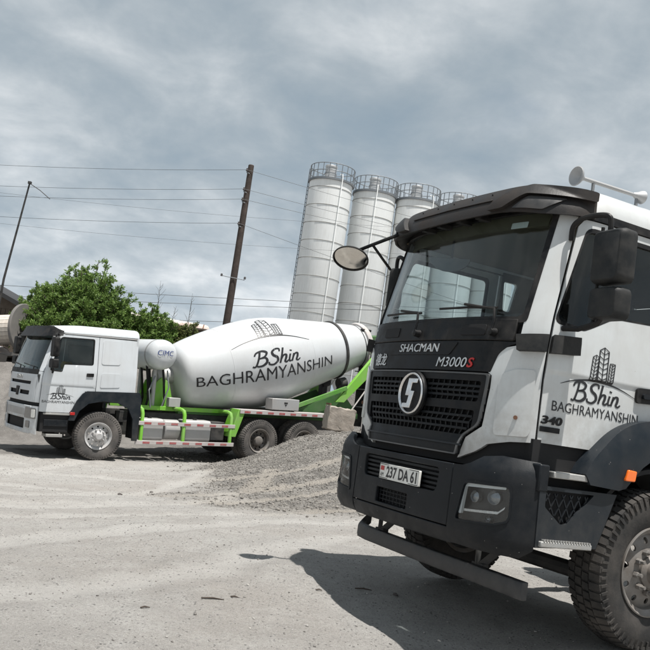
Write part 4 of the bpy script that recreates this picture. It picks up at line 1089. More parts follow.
# bumper ends with head lamps
for s in (1, -1):
    oe = [(BU(.632), .56), (1.70, .56), (1.84, .62), (1.87, 1.165), (1.35, 1.175), (1.12, 1.155), (1.0, 1.10), (.92, 1.078), (BU(.632), 1.075)]
    lh = rounded([(BU(.69), .71), (1.38, .735), (1.55, .775), (1.54, 1.005), (BU(.745), .985)], [.03, .04, .05, .06, .04])
    be = panel([(u * s, z) for u, z in oe], [[(u * s, z) for u, z in lh]], bfn, .03, .055).build('bumper_end', 'bumper_plastic', nt, .008)
    panel([(u * s, z) for u, z in [(BU(.632), 1.06), (1.85, 1.10), (1.85, 1.14), (BU(.632), 1.07)]], [], lambda u, z, w=0: bfn(u, z, w - .04), .12, .08).build('bumper_shelf', 'bumper_plastic', be)
    hl = panel([(u * s, z) for u, z in [(BU(.67), .69), (1.59, .71), (1.59, 1.03), (BU(.71), 1.01)]], [], lambda u, z, w=0: bfn(u, z, w - .065), .02, .07).build('headlamp', 'lamp_housing', nt)
    sl = lambda u, z, w=0: bfn(u * s, z, w)
    # rim of the lamp recess
    cu_ = sum(p[0] for p in lh) / len(lh); cz_ = sum(p[1] for p in lh) / len(lh)
    inn = [(cu_ + (p[0] - cu_) * .93, cz_ + (p[1] - cz_) * .88) for p in lh]
    panel(lh, [inn], lambda u, z, w=0: sl(u, z, w + .006), .06, .04).build('lamp_bezel', 'bumper_plastic', hl, .003)
    panel(inn, [], lambda u, z, w=0: sl(u, z, w - .006), .004, .07).build('lamp_lens', 'lamp_glass', hl)
    drl = rounded([(.915, .765), (.95, .765), (.975, .945), (1.47, .968), (1.47, .995), (.96, .975), (.945, .94)], .006)
    panel(drl, [], lambda u, z, w=0: sl(u, z, w - .014), .02, .05).build('running_light', 'lamp_white', hl)
    low = rounded([(.975, .80), (1.41, .825), (1.48, .862), (1.47, .845), (1.40, .808), (.975, .785)], .002)
    panel(low, [], lambda u, z, w=0: sl(u, z, w - .02), .015, .05).build('lamp_blade', 'chrome', hl)
    for u, z, r_ in ((1.34, .905, .042), (1.10, .89, .036), (1.30, .765, .020)):
        p = Vector(sl(u, z, -.05)); nrm = (Vector(sl(u, z, 0)) - p).normalized(); q = nrm.to_track_quat('X', 'Z').to_matrix().to_4x4()
        MB().lathe([(r_ * 1.05, -.01), (r_ * 1.05, .026), (r_ * .92, .03), (r_ * .86, .018), (r_ * .6, .022), (r_ * .3, .03), (1e-4, .033)], 24, Matrix.Translation(p) @ q).build('lamp_projector', 'lamp_reflector', hl, 0, 30)
# underrun bar
path = [(-1.05, .46, .455), (-1.04, .40, .40), (-.99, .35, .365), (-.85, .335, .36), (0, .325, .357), (.85, .335, .355), (1.08, .345, .352)]
V = []; F = []
for i, (x, y, z) in enumerate(path):
    hh = .058 if i > 1 else .04
    for dy, dz in ((-.02, -hh), (-.028, -hh * .6), (-.028, hh * .6), (-.02, hh), (.03, hh), (.03, -hh)): V.append((x, y + dy, z + dz))
for i in range(len(path) - 1):
    for q in range(6): F.append((i*6+q, i*6+(q+1)%6, (i+1)*6+(q+1)%6, (i+1)*6+q))
F += [tuple(range(6)), tuple(range((len(path)-1)*6, len(path)*6))]
ub = MB().add(V, F).build('underrun_bar', 'underrun_steel', nt, .006)
for sx in (-.66, .62):
    MB().beam((sx - .04, .36, .40), (sx - .10, .40, .66), .035, .06).beam((sx - .02, .36, .40), (sx + .17, .50, .66), .03, .05).box((sx - .09, .345, .37), (sx + .03, .40, .43)).build('bar_bracket', 'chassis_steel', ub, .004)
# steps, step boxes, fenders
for s in (1, -1):
    sf = lambda y, z, w=0, s=s: (s * (1.195 + w), y, z)
    box_o = [(.285, .645), (.80, .665), (.94, 1.025), (.275, 1.03)]
    lat = rounded([(.33, .90), (.47, .80), (.52, .80), (.74, 1.005), (.33, 1.005)], .012)
    sb = panel(box_o, [lat], sf, .02, .1).build('step_box', 'fender_plastic', nt, .006)
    MB().prism([(.29, .65), (.79, .67), (.92, 1.02), (.28, 1.02)], 'X', s * .86, s * 1.15).build('step_well', 'hollow_shade', sb)
    b = MB()
    for i in range(-4, 9):
        for sg in (-1, 1):
            pts = []
            for q in range(13):
                z = .80 + .205 * q / 12; y = .33 + i * .065 + (.11 * q / 12 if sg > 0 else .11 - .11 * q / 12)
                if pip((y, z), lat): pts.append((s * 1.186, y, z))
            if len(pts) > 2: b.beam(pts[0], pts[-1], .008, .008)
    tag(b.build('step_grid', 'bumper_plastic', sb), kind='stuff')
    stp = MB().box((min(s*.93, s*1.215), .36, 1.085), (max(s*.93, s*1.215), .77, 1.125)).build('upper_step', 'step_metal', nt, .006)
    MB().box((min(s*.90, s*1.22), .31, .655), (max(s*.90, s*1.22), .74, .69)).build('lower_step', 'step_metal', nt, .006)
    b = MB()
    for i in range(18): b.box((min(s*1.17, s*1.222), .33 + i * .0225, .69), (max(s*1.17, s*1.222), .342 + i * .0225, .702))
    tag(b.build('step_teeth', 'step_metal', nt), kind='stuff')
    MB().box((min(s*.86, s*1.08), .28, 1.02), (max(s*.86, s*1.08), 1.0, 1.31)).build('step_shade_box', 'hollow_shade', nt)  # solid dark box added for the black shade between step and door
    MB().box((min(s*1.10, s*1.20), .255, .99), (max(s*1.10, s*1.20), .335, 1.16)).build('step_post', 'bumper_plastic', nt, .01)
    fo_ = [(.62, 1.135), (.68, 1.23), (.77, 1.325), (.89, 1.43), (1.02, 1.50), (1.175, 1.54), (1.345, 1.55), (1.60, 1.53), (1.82, 1.44), (2.0, 1.27), (2.08, 1.05), (2.10, .80), (1.99, .80), (1.95, 1.0), (1.85, 1.16), (1.68, 1.27), (1.345, 1.315), (1.21, 1.285), (1.12, 1.225), (1.05, 1.14), (1.0, 1.075), (.93, 1.055), (.66, 1.07)]
    fo_ = spline2d(fo_[:12], 4) + fo_[12:]; ntop = 11 * 4 + 1
    fd = panel(fo_, [], lambda y, z, w=0: (s * (1.205 + w + .025 * min(1, max(0, (math.hypot(y - 1.345, z - .54) - .60) / .12)) - .03 * min(1, max(0, (math.hypot(y - 1.345, z - .54) - .86) / .14)) ** 2), y, z), .035, .06).build('fender', 'fender_plastic', nt, .012)
    V = []; F = []
    top = fo_[:ntop]
    for (y, z) in top:
        for x in (1.0, 1.19): V.append((s * x, y, z - .004))
    for i in range(len(top) - 1): F.append((2*i, 2*i+1, 2*i+3, 2*i+2))
    n = len(V); V += [(x, y + (.02 if y < 1.3 else -.02), z - .03) for x, y, z in V]; F += [tuple(i + n for i in f[::-1]) for f in F]
    MB().add(V, F).build('fender_top', 'fender_plastic', fd)
    V = []; F = []
    for i in range(25):
        a = R(38 + 154 * i / 24)
        for r_ in (.66, .69):
            for x in (.68, 1.185): V.append((s * x, 1.345 - r_ * math.cos(a), .54 + r_ * math.sin(a)))
    for i in range(24):
        q = 4 * i
        F += [(q, q + 1, q + 5, q + 4), (q + 2, q + 6, q + 7, q + 3), (q, q + 4, q + 6, q + 2), (q + 1, q + 3, q + 7, q + 5)]
    F += [(0, 2, 3, 1), (96, 97, 99, 98)]
    MB().add(V, F).build('wheel_liner', 'hollow_shade', nt)
    MB().box((min(s*.30, s*1.1), 2.02, .75), (max(s*.30, s*1.1), 2.08, 1.5)).build('cab_mount', 'black_plastic', nt)
    mk = MB().prism(rounded([(.955, 1.125), (1.045, 1.125), (1.055, 1.195), (.975, 1.20)], .012), 'X', s * 1.20, s * 1.245).build('marker_lamp', 'orange_lens', nt, .006)

# door mirrors
def cr3(pts, n=5):
    P = [Vector(p) for p in pts]; P = [P[0]] + P + [P[-1]]; out = []
    for i in range(1, len(P) - 2):
        for t in range(n):
            q = t / n; a, b_, c_, e_ = P[i-1], P[i], P[i+1], P[i+2]
            out.append(.5 * ((2*b_) + (-a + c_) * q + (2*a - 5*b_ + 4*c_ - e_) * q*q + (-a + 3*b_ - 3*c_ + e_) * q**3))
    return out + [P[-1]]
for s in (1, -1):
    mr = MB()
    def mirror_box(z0, z1, x0, x1, y0, y1, name, parent):
        o = rounded([(x0, z0), (x1, z0), (x1, z1), (x0, z1)], .05, 5)
        V = []; F = []; n = len(o); cxm = (x0 + x1) / 2; czm = (z0 + z1) / 2
        layers = [(y0, .80), (y0 + .015, .92), (y0 + .05, 1.0), (y1, .97)]
        for (yy, sc) in layers:
            for (x, z) in o: V.append(mpos(cxm + (x - cxm) * sc, yy) + ( czm + (z - czm) * (1 - (1 - sc) * .6),))
        for l in range(len(layers) - 1):
            for i in range(n): F.append((l*n+i, l*n+(i+1)%n, (l+1)*n+(i+1)%n, (l+1)*n+i))
        F += [tuple(range(n)), tuple(range((len(layers)-1)*n, len(layers)*n))]
        ob = MB().add(V, F).build(name, 'mirror_plastic', parent, .004, 40)
        g = rounded([(x0 + .02, z0 + .02), (x1 - .02, z0 + .02), (x1 - .02, z1 - .02), (x0 + .02, z1 - .02)], .04, 5)
        MB().add([mpos(a, yy) + (c_,) for yy in (y1 - .004, y1 + .003) for a, c_ in g], [tuple(range(len(g))), tuple(range(len(g), 2 * len(g)))] + [(i, (i + 1) % len(g), len(g) + (i + 1) % len(g), len(g) + i) for i in range(len(g))]).build('mirror_pane', 'mirror_glass', ob)
        return ob
    def mpos(x, y):      # the right-hand mirror is folded in against the pillar
        if s > 0: return x, y
        a, b_ = x - 1.265, y - .40; return -1.16 - .86 * a + .5 * b_, .40 + .5 * a + .86 * b_
    mh = mirror_box(2.335, 2.685, 1.265, 1.535, .40, .53, 'door_mirror', nt)
    mirror_box(2.105, 2.312, 1.265, 1.53, .41, .53, 'wide_angle_mirror', mh)
    if s > 0:
        mr.tube([tuple(p) for p in cr3([(s*1.035, .45, 2.66), (s*1.06, .43, 2.745), (s*1.14, .42, 2.785), (s*1.25, .43, 2.795), (s*1.34, .445, 2.785), (s*1.365, .455, 2.75), (s*1.365, .46, 2.66)])], .018, 8)
        mr.tube([(s*1.10, .40, 2.05), (s*1.22, .42, 2.045), (s*1.34, .46, 2.085), (s*1.36, .47, 2.13)], .019, 8)
        mr.tube([(s*1.285, .475, 2.08), (s*1.285, .475, 2.72)], .012, 8)
    else:
        mr.tube([tuple(p) for p in cr3([(-1.035, .50, 2.66), (-1.07, .48, 2.74), (-1.13, .47, 2.78), (-1.19, .48, 2.76), (-1.20, .49, 2.64)])], .018, 8)
        mr.tube([(-1.10, .44, 2.05), (-1.16, .46, 2.06), (-1.20, .49, 2.13)], .018, 8)
    mr.build('mirror_arm', 'black_plastic', mh)
    panel([(p[0] * s, p[1]) for p in NW.outline([(.20, 1.865), ('u', GAP - .04, 1.875), ('u', GAP - .04, 1.985), (.20, 1.965)])], [], lambda u, z, w=0: NW(u, z, w + .055), .055, .05).build('hinge_cover', 'mirror_plastic', nt, .008)
    panel([(p[0] * s, p[1]) for p in NW.outline([('u', GAP, 1.87), (.51, 1.885), (.51, 2.0), ('u', GAP, 1.985)])], [], lambda u, z, w=0: NW(u, z, w + .06), .06, .05).build('arm_mount', 'mirror_plastic', nt, .008)
# round kerb mirror out in front on the right corner
rm_c = Vector((-.97, -.12, 2.628)); rn = Vector((.48, -.42, -.77)).normalized()
q = rn.to_track_quat('X', 'Z').to_matrix().to_4x4()
rm = MB().lathe([(1e-4, -.055), (.06, -.05), (.12, -.03), (.155, .0), (.158, .014), (.148, .016), (.145, .008)], 36, Matrix.Translation(rm_c) @ q @ Matrix.Diagonal((1, 1.0, .84, 1))).build('kerb_mirror', 'black_plastic', nt, 0, 40)
MB().lathe([(.147, .006), (.10, .017), (.05, .022), (1e-4, .024)], 36, Matrix.Translation(rm_c) @ q @ Matrix.Diagonal((1, 1.0, .84, 1))).build('mirror_pane', 'mirror_glass', rm, 0, 60)
MB().tube([tuple(rm_c - rn * .05), (-.95, -.09, 2.69), (-.86, -.03, 2.735), (-.78, .05, 2.79), (-.72, .16, 2.86)], .015, 8).tube([(-.83, -.005, 2.75), (-.80, .10, 2.64), (-.83, .20, 2.58)], .012, 8).build('mirror_arm', 'black_plastic', rm)
# air horns along the roof edge
hb_ = MB().tube([(.92, .60, 3.155), (.92, 1.14, 3.165)], .014, 10); horn = hb_.build('air_horn', 'galvanised', nt)
MB().lathe([(.012, .06), (.03, .03), (.062, .0), (.072, -.015), (.066, -.02), (.02, .01), (1e-4, .012)], 28, Matrix.Translation(Vector((.92, .55, 3.155))) @ Matrix.Rotation(R(90), 4, 'Z')).build('horn_bell', 'galvanised', horn, 0, 50)
MB().lathe([(.014, -.08), (.03, -.03), (.046, .0), (.050, .015), (.045, .02), (.015, -.01), (1e-4, -.008)], 24, Matrix.Translation(Vector((.92, 1.17, 3.165))) @ Matrix.Rotation(R(90), 4, 'Z')).build('horn_bell', 'galvanised', horn, 0, 50)
for y in (.70, 1.13): MB().tube([(.92, y, 3.155), (.92, y, 3.02)], .012, 8).build('horn_stand', 'rail_steel', horn)
# chassis
MB().box((-.47, .35, .74), (-.39, 8.3, 1.0)).box((.39, .35, .74), (.47, 8.3, 1.0)).box((-.45, .42, .76), (.45, .55, .98)).box((-.45, 2.4, .78), (.45, 2.5, .98)).box((-.45, 4.6, .78), (.45, 4.7, .98)).box((-.45, 8.2, .76), (.45, 8.3, .98)).build('chassis_frame', 'chassis_steel', nt, .006)
MB().box((-.36, .55, .62), (.36, 1.9, 1.27)).build('engine', 'hollow_shade', nt, .05)  # plain dark box in the engine's place, added to block light under the cab
MB().tube([(-.85, 1.345, .50), (-.5, 1.345, .40), (.5, 1.345, .40), (.95, 1.345, .50)], .06, 10).build('front_axle', 'chassis_steel', nt)
MB().tube([(.45, .9, .72), (.45, 1.3, .62), (.45, 1.9, .74)], .03, 6).tube([(-.45, .9, .72), (-.45, 1.3, .62), (-.45, 1.9, .74)], .03, 6).build('leaf_spring', 'chassis_steel', nt)
place_wheel(steer_near, nt, 1.065, 1.345, .54, R(2), R(9), False, True)
place_wheel(steer_near, nt, -.96, 1.345, .54, R(2), R(20), True)
# ------------------------------------------------------------------ mixer body (drum, tanks, guards, rear frame)
DR_A = Vector((0, 3.72, 1.95)); DR_D = Vector((0, math.cos(R(12.8)), math.sin(R(12.8)))); DR_U = Vector((0, -math.sin(R(12.8)), math.cos(R(12.8))))
DR_P = [(0.0, .45), (.03, .62), (.10, .735), (.20, .80), (.55, .90), (1.0, .995), (1.5, 1.085), (2.0, 1.15), (2.4, 1.175), (2.8, 1.165), (3.2, 1.11), (3.7, 1.02), (4.2, .925), (4.75, .82), (4.95, .785), (5.4, .69), (5.85, .595), (6.0, .555)]
_ds = np.linspace(0, 6.0, 241); _dr = np.interp(_ds, [p[0] for p in DR_P], [p[1] for p in DR_P])
_ker = np.ones(17) / 17; _sm = np.convolve(np.pad(_dr, 8, 'edge'), _ker, 'valid'); _bl = sstep(.1, .5, _ds) * sstep(6.0, 5.7, _ds); _dr = _dr * (1 - _bl) + _sm * _bl
def drum_r(s_): return float(np.interp(s_, _ds, _dr))
def drum_pt(s_, th, w=0.0):      # th: angle above the level on the +X side
    r_ = drum_r(s_) + w; return DR_A + DR_D * s_ + Vector((1, 0, 0)) * (r_ * math.cos(th)) + DR_U * (r_ * math.sin(th))
drumM = Matrix.Translation(DR_A) @ Matrix(((0, 1, 0, 0), (DR_D.y, 0, DR_U.y, 0), (DR_D.z, 0, DR_U.z, 0), (0, 0, 0, 1)))
def mixer_body(root, drive_src, use_src, lettering=True, guards=True):
    prof = []
    ss = np.concatenate([np.linspace(0, .55, 9), np.linspace(.6, 6.0, 109)])
    for a in ss: prof.append((drum_r(a), a))
    rr = [p[0] for p in prof]
    prof = [(1e-4, -.02)] + [(float(r_), float(a)) for r_, a in zip(rr, ss)] + [(.50, 6.0), (.45, 5.6)]
    drum = MB().lathe(prof, 96, drumM).build('drum', 'drum_paint', root, 0, 40)
    for a in (1.25, 2.4, 3.7):      # weld seams between courses
        MB().lathe([(drum_r(a) + .0, a - .012), (drum_r(a) + .006, a), (drum_r(a) + .0, a + .012)], 96, drumM).build('drum_seam', 'drum_paint', drum, 0, 60)
    MB().lathe([(.77, 4.92), (.815, 4.92), (.825, 4.935), (.825, 4.985), (.815, 5.0), (.74, 5.0)], 72, drumM).build('roller_ring', 'chassis_steel', drum, 0, 30)
    MB().lathe([(.56, 5.86), (.64, 5.88), (.66, 5.95), (.64, 6.02), (.54, 6.03)], 60, drumM).build('mouth_ring', 'tape_pale', drum, 0, 40)
    MB().lathe([(.585, 5.74), (.615, 5.745), (.615, 5.79), (.58, 5.80)], 60, drumM).build('mouth_band', 'chassis_steel', drum, 0, 40)
    if lettering:
        sp = lambda s0, a0: (lambda x, y, w=0.0: drum_pt(s0 + x, R(a0) + y / 1.12, w + .005))
        cuts = [(0, [.12 * i for i in range(1, 40)]), (1, [.05 * i for i in range(1, 40)])]
        decal('drum_lettering', [text2d('BAGHRAMYANSHIN', 4.05, .32, 0, -.002)], sp(.28, -18.5), 'decal_black', drum, 0, cuts)
        sh = [xform(t, 2.35, 1.35, 0, 0) for t in tower_logo()]
        decal('drum_logo', sh, sp(1.27, 9), 'decal_black', drum, 0, cuts)
        decal('drum_script', [xform(([(x + y * .12, y) for x, y in t[0]], t[1]), 1.42 / 2.65, .37, 0, 0) for t in script_word()], sp(1.74, .6), 'decal_black', drum, 0, cuts)
    # water tank across the front, with its strap
    wt = MB().lathe([(1e-4, .92), (.12, .915), (.22, .89), (.30, .84), (.345, .77), (.36, .68), (.36, -.68), (.345, -.77), (.30, -.84), (.22, -.89), (.12, -.915), (1e-4, -.92)], 48, Matrix.Translation(Vector((0, 3.10, 2.46)))).build('water_tank', 'drum_paint', root, 0, 40)
    MB().lathe([(.366, .50), (.366, .56)], 48, Matrix.Translation(Vector((0, 3.10, 2.46)))).build('tank_strap', 'tank_grey', wt, 0, 30)
    def tk(x, y, w=0.0):
        # round end of the tank: wrap the word over the shoulder
        yy = -.20 + x; zz = -.02 + y; rr_ = math.hypot(yy, zz); ax = np.interp(rr_, [0, .12, .22, .30, .345, .36], [.92, .915, .89, .84, .77, .68])
        return (ax + .012, 3.10 + yy, 2.46 + zz)
    if lettering: decal('tank_lettering', [text2d('CIMC', .40, .125, .1, 0)], tk, 'decal_blue', wt, 0, [(0, [.05 * i for i in range(1, 9)]), (1, [.04, .08])])
    for x, y0 in ((.35, 2.9), (.15, 3.05), (-.2, 3.0), (.5, 3.25)):
        MB().tube([(x, y0, 2.2), (x + .03, y0 + .05, 1.8), (x - .02, y0 + .12, 1.4), (x, y0 + .05, 1.1)], .03, 8).build('hose', 'black_plastic', root)
    for pts in ([(.62, 3.02, 1.95), (.70, 2.86, 1.6), (.66, 2.95, 1.2)], [(.70, 3.28, 2.1), (.82, 3.30, 1.7), (.74, 3.2, 1.25)]): MB().tube(pts, .018, 8).build('hose', 'rail_steel', root)
    for x in (.42, -.42): MB().tube([(x, 3.1, 2.14), (x, 3.1, 1.2)], .05, 10).build('tank_leg', 'tank_grey', root)
    # green pedestal
    ped = MB().prism([(2.95, 1.12), (3.72, 1.12), (3.52, 1.82), (3.32, 1.92), (3.20, 1.82)], 'X', .30, .36).prism([(2.95, 1.12), (3.72, 1.12), (3.52, 1.82), (3.32, 1.92), (3.20, 1.82)], 'X', -.36, -.30).box((-.30, 3.2, 1.5), (.30, 3.5, 1.78)).build('drum_pedestal', 'green_paint', root, .01)
    MB().cyl((0, 3.3, 1.92), (0, 3.76, 1.99), .20, 20).build('drum_drive', 'tank_grey', root)
    MB().box((.50, 3.42, 1.24), (.66, 3.72, 1.46)).build('control_box', 'tank_grey', root, .01)
    # frame
    for x in (-.47, .39): MB().box((x, 2.2, .82), (x + .08, 9.2, 1.08)).build('frame_rail', 'chassis_steel', root, .006)
    for x in (-.52, .36): MB().box((x, 3.75, 1.08), (x + .16, 8.9, 1.18)).build('subframe_rail', 'green_dark', root, .006)
    for s in (1, -1):
        sx = lambda a, b_: (min(s * a, s * b_), max(s * a, s * b_))
        # guard posts and rails
        for y in (2.56, 3.62, 4.88) if guards else ():
            MB().tube([(s*.50, y, 1.20), (s*.98, y, 1.20), (s*1.10, y, 1.17), (s*1.15, y, 1.08), (s*1.15, y, .42)], .045, 8).build('guard_post', 'green_paint', root)
        if guards: MB().box((sx(.45, .55)[0], 2.40, 1.14), (sx(.45, .55)[1], 4.95, 1.24)).build('side_rail', 'green_paint', root, .006)
        if s > 0 and guards: MB().box((.80, 2.36, 1.14), (.98, 2.50, 1.46)).build('guard_bracket', 'green_paint', root, .012)
        for z in (.87, .43) if guards else ():
            x0, x1 = sx(1.165, 1.20)
            gr = MB().box((x0, 2.42, z - .045), (x1, 4.98, z + .045)).build('guard_rail', 'tape_pale', root, .006)
            y = 2.60; i = 0
            m0 = None
            while y < 4.85:
                xa = s * 1.2025
                o = MB().box((min(xa, s*1.204), y, z - .022), (max(xa, s*1.204), y + .17, z + .022)).build('reflector', 'tape_red', gr)
                y += .335
        # tanks behind the guard
        for y0, y1, r_ in ((2.58, 3.12, .24), (3.68, 4.36, .25)):
            MB().prism(rounded([(.66, .47), (1.12, .47), (1.12, .97), (.66, .97)], .09, 5) if s > 0 else rounded([(-1.12, .47), (-.66, .47), (-.66, .97), (-1.12, .97)], .09, 5), 'Y', y0, y1).build('fuel_tank' if r_ == .25 else 'water_box', 'tank_grey', root, .02)
            MB().cyl((s*.9, (y0+y1)/2, .96), (s*.9, (y0+y1)/2, 1.01), .05, 14).build('filler_cap', 'black_plastic', root)
        MB().cyl((s*.88, 3.18, .72), (s*.88, 3.58, .72), .235, 28).build('air_tank', 'tank_grey', root, .03)
        MB().box((sx(.6, 1.0)[0], 4.42, .5), (sx(.6, 1.0)[1], 4.8, .95)).build('battery_box', 'chassis_steel', root, .02)
        # mudguard deck
        x0, x1 = sx(.72, 1.215)
        dk = MB().box((x0, 5.08, 1.265), (x1, 7.85, 1.30)).box((sx(1.195, 1.215)[0], 5.08, 1.20), (sx(1.195, 1.215)[1], 7.85, 1.265)).build('wheel_deck', 'tape_pale', root, .004)
        for i in range(8):
            y = 5.2 + i * .34; MB().box((min(s*1.2165, s*1.219), y, 1.22), (max(s*1.2165, s*1.219), y + .17, 1.265)).build('reflector', 'tape_red', dk)
        MB().prism([(5.06, 1.30), (5.24, 1.26), (5.02, .62), (4.86, .62)], 'X', s * .74, s * 1.19).build('deck_end', 'green_paint', root, .008)
        if s > 0:
            tb = MB().box((.86, 6.0, 1.335), (1.19, 6.82, 1.62)).build('tool_box', 'tank_grey', root, .012)
            MB().box((1.19, 6.36, 1.50), (1.20, 6.46, 1.535)).box((1.19, 6.39, 1.45), (1.20, 6.43, 1.475)).build('latch', 'black_plastic', tb)
            for y in (6.15, 6.65): MB().box((.95, y, 1.30), (1.15, y + .06, 1.335)).build('box_foot', 'black_plastic', tb)
        # rear frame
        MB().beam((s*.82, 6.75, 1.36), (s*.82, 8.6, 2.02), .07, .11).build('rear_brace', 'green_dull', root, .008)
        MB().prism([(8.28, 1.62), (8.55, 1.62), (9.98, 2.95), (9.70, 3.05), (9.50, 2.98)], 'X', s * .72, s * .82).build('rear_post', 'green_paint', root, .008)
        MB().prism([(7.1, 1.18), (9.2, 1.18), (9.2, 1.30), (8.6, 1.90), (7.1, 1.34)], 'X', s * .60, s * .64).build('rear_plate', 'green_dark', root)
        MB().tube([(s*.86, 8.62, 1.2), (s*.86, 9.95, 2.9)], .02, 6).build('ladder_rail', 'tape_pale', root)
        MB().cyl((s*.40, 8.62, 2.12), (s*.40, 8.84, 2.17), .15, 20).build('drum_roller', 'chassis_steel', root)
        MB().beam((s*.45, 8.7, 1.15), (s*.42, 8.7, 2.08), .16, .2, (0, 1, 0)).build('roller_stand', 'chassis_steel', root, .01)
        for i, y in enumerate((5.715, 7.06)):
            for j, x in enumerate((1.07, .74)):
                place_wheel(drive_src, root, s * x, y, .54, 0, R(13 * i + 31 * j + (5 if s < 0 else 0)), (s < 0) ^ (j == 1), use_src and s > 0 and i == 0 and j == 0)
    for y in (5.715, 7.06): MB().tube([(-.7, y, .54), (-.25, y, .54), (-.18, y, .54), (.18, y, .54), (.25, y, .54), (.7, y, .54)], [.09, .10, .2, .2, .10, .09], 14).build('rear_axle', 'chassis_steel', root)
    # hopper and discharge chute
    hp = MB().prism([(9.55, 3.52), (10.15, 3.62), (10.05, 3.05), (9.75, 3.0)], 'X', -.5, .5).build('hopper', 'green_dark', root, .01)
    MB().box((-.45, 9.28, 3.66), (.45, 9.62, 3.73)).build('hopper_lid', 'black_plastic', hp, .02)
    V = []; F = []
    for i in range(9):
        t = i / 8; y = 9.50 - .10 * t; z = 2.95 - 2.0 * t
        for k_ in range(7):
            a = PI * k_ / 6; V.append((.40 + .24 * math.cos(a), y + .16 * math.sin(a), z))
    for i in range(8):
        for k_ in range(6): F.append((i*7+k_, i*7+k_+1, (i+1)*7+k_+1, (i+1)*7+k_))
    n = len(V); V += [(x, y + .015, z) for x, y, z in V]; F += [tuple(q + n for q in f[::-1]) for f in F]
    ch = MB().add(V, F).build('discharge_chute', 'chassis_steel', root, 0, 50)
    MB().tube([(.645, 9.46, 3.0), (.645, 9.36, .92), (.55, 9.4, .85)], .016, 6).build('chute_edge', 'tape_pale', ch)
    for z in (2.5, 2.0, 1.5): MB().box((.15, 9.36, z), (.65, 9.62, z + .03)).build('chute_rib', 'scrap_metal', ch)

# ------------------------------------------------------------------ the far mixer truck
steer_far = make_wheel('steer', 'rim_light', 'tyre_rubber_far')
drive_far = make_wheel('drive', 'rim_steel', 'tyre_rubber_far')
ft = empty('mixer_truck', FT_POS, (0, 0, 0))
ft.rotation_mode = 'QUATERNION'; ft.rotation_quaternion = (Matrix.Rotation(FT_ROT, 3, 'Z') @ Matrix.Rotation(FT_PITCH, 3, 'X')).to_quaternion()
tag(ft, 'white concrete mixer truck with lettered drum and bright green frame behind', 'mixer truck', 'trucks parked in the yard')
FW = CurveWrap([(.5, .06), (1.3, .06), (1.75, .08), (1.86, .10), (2.62, .31), (2.75, .34)], [(1.0, 1.19), (1.9, 1.19), (2.75, 1.115)],
               [(0, 0), (.4, .008), (.7, .028), (.9, .060), (1.02, .098), (1.12, .155), (1.17, .21), (1.19, .28)], .90)
FG = FW.uy(.215, 1.4)
FOU = lambda u, z: FW.uy(u - 1.773, z)
FYE = .227
panel([(-1.7, .60), (1.7, .60), (1.7, 1.84), (-1.7, 1.84)], [], lambda u, z, w=0: FW(u, z, w - .05), .03, .15).build('firewall', 'hollow_shade', ft)
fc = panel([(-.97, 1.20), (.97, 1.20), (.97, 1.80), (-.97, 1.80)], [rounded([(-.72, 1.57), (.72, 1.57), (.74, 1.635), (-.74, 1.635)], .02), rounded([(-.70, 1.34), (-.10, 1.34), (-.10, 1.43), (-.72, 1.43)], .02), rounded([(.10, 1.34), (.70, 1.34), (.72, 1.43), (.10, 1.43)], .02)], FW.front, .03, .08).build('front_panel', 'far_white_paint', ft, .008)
panel(rounded([(-.06, 1.30), (.06, 1.30), (.10, 1.50), (-.10, 1.50)], .02), [], lambda x, z, w=0: FW.front(x, z, w + .02), .03, .05).build('front_badge', 'black_plastic', fc, .006)
decal('front_lettering', [text2d('HOWO', .42, .09, 0, .02)], lambda x, y, w=0: FW.front(-.21 + x, 1.67 + y, w + .006), 'badge_silver', fc, .006)
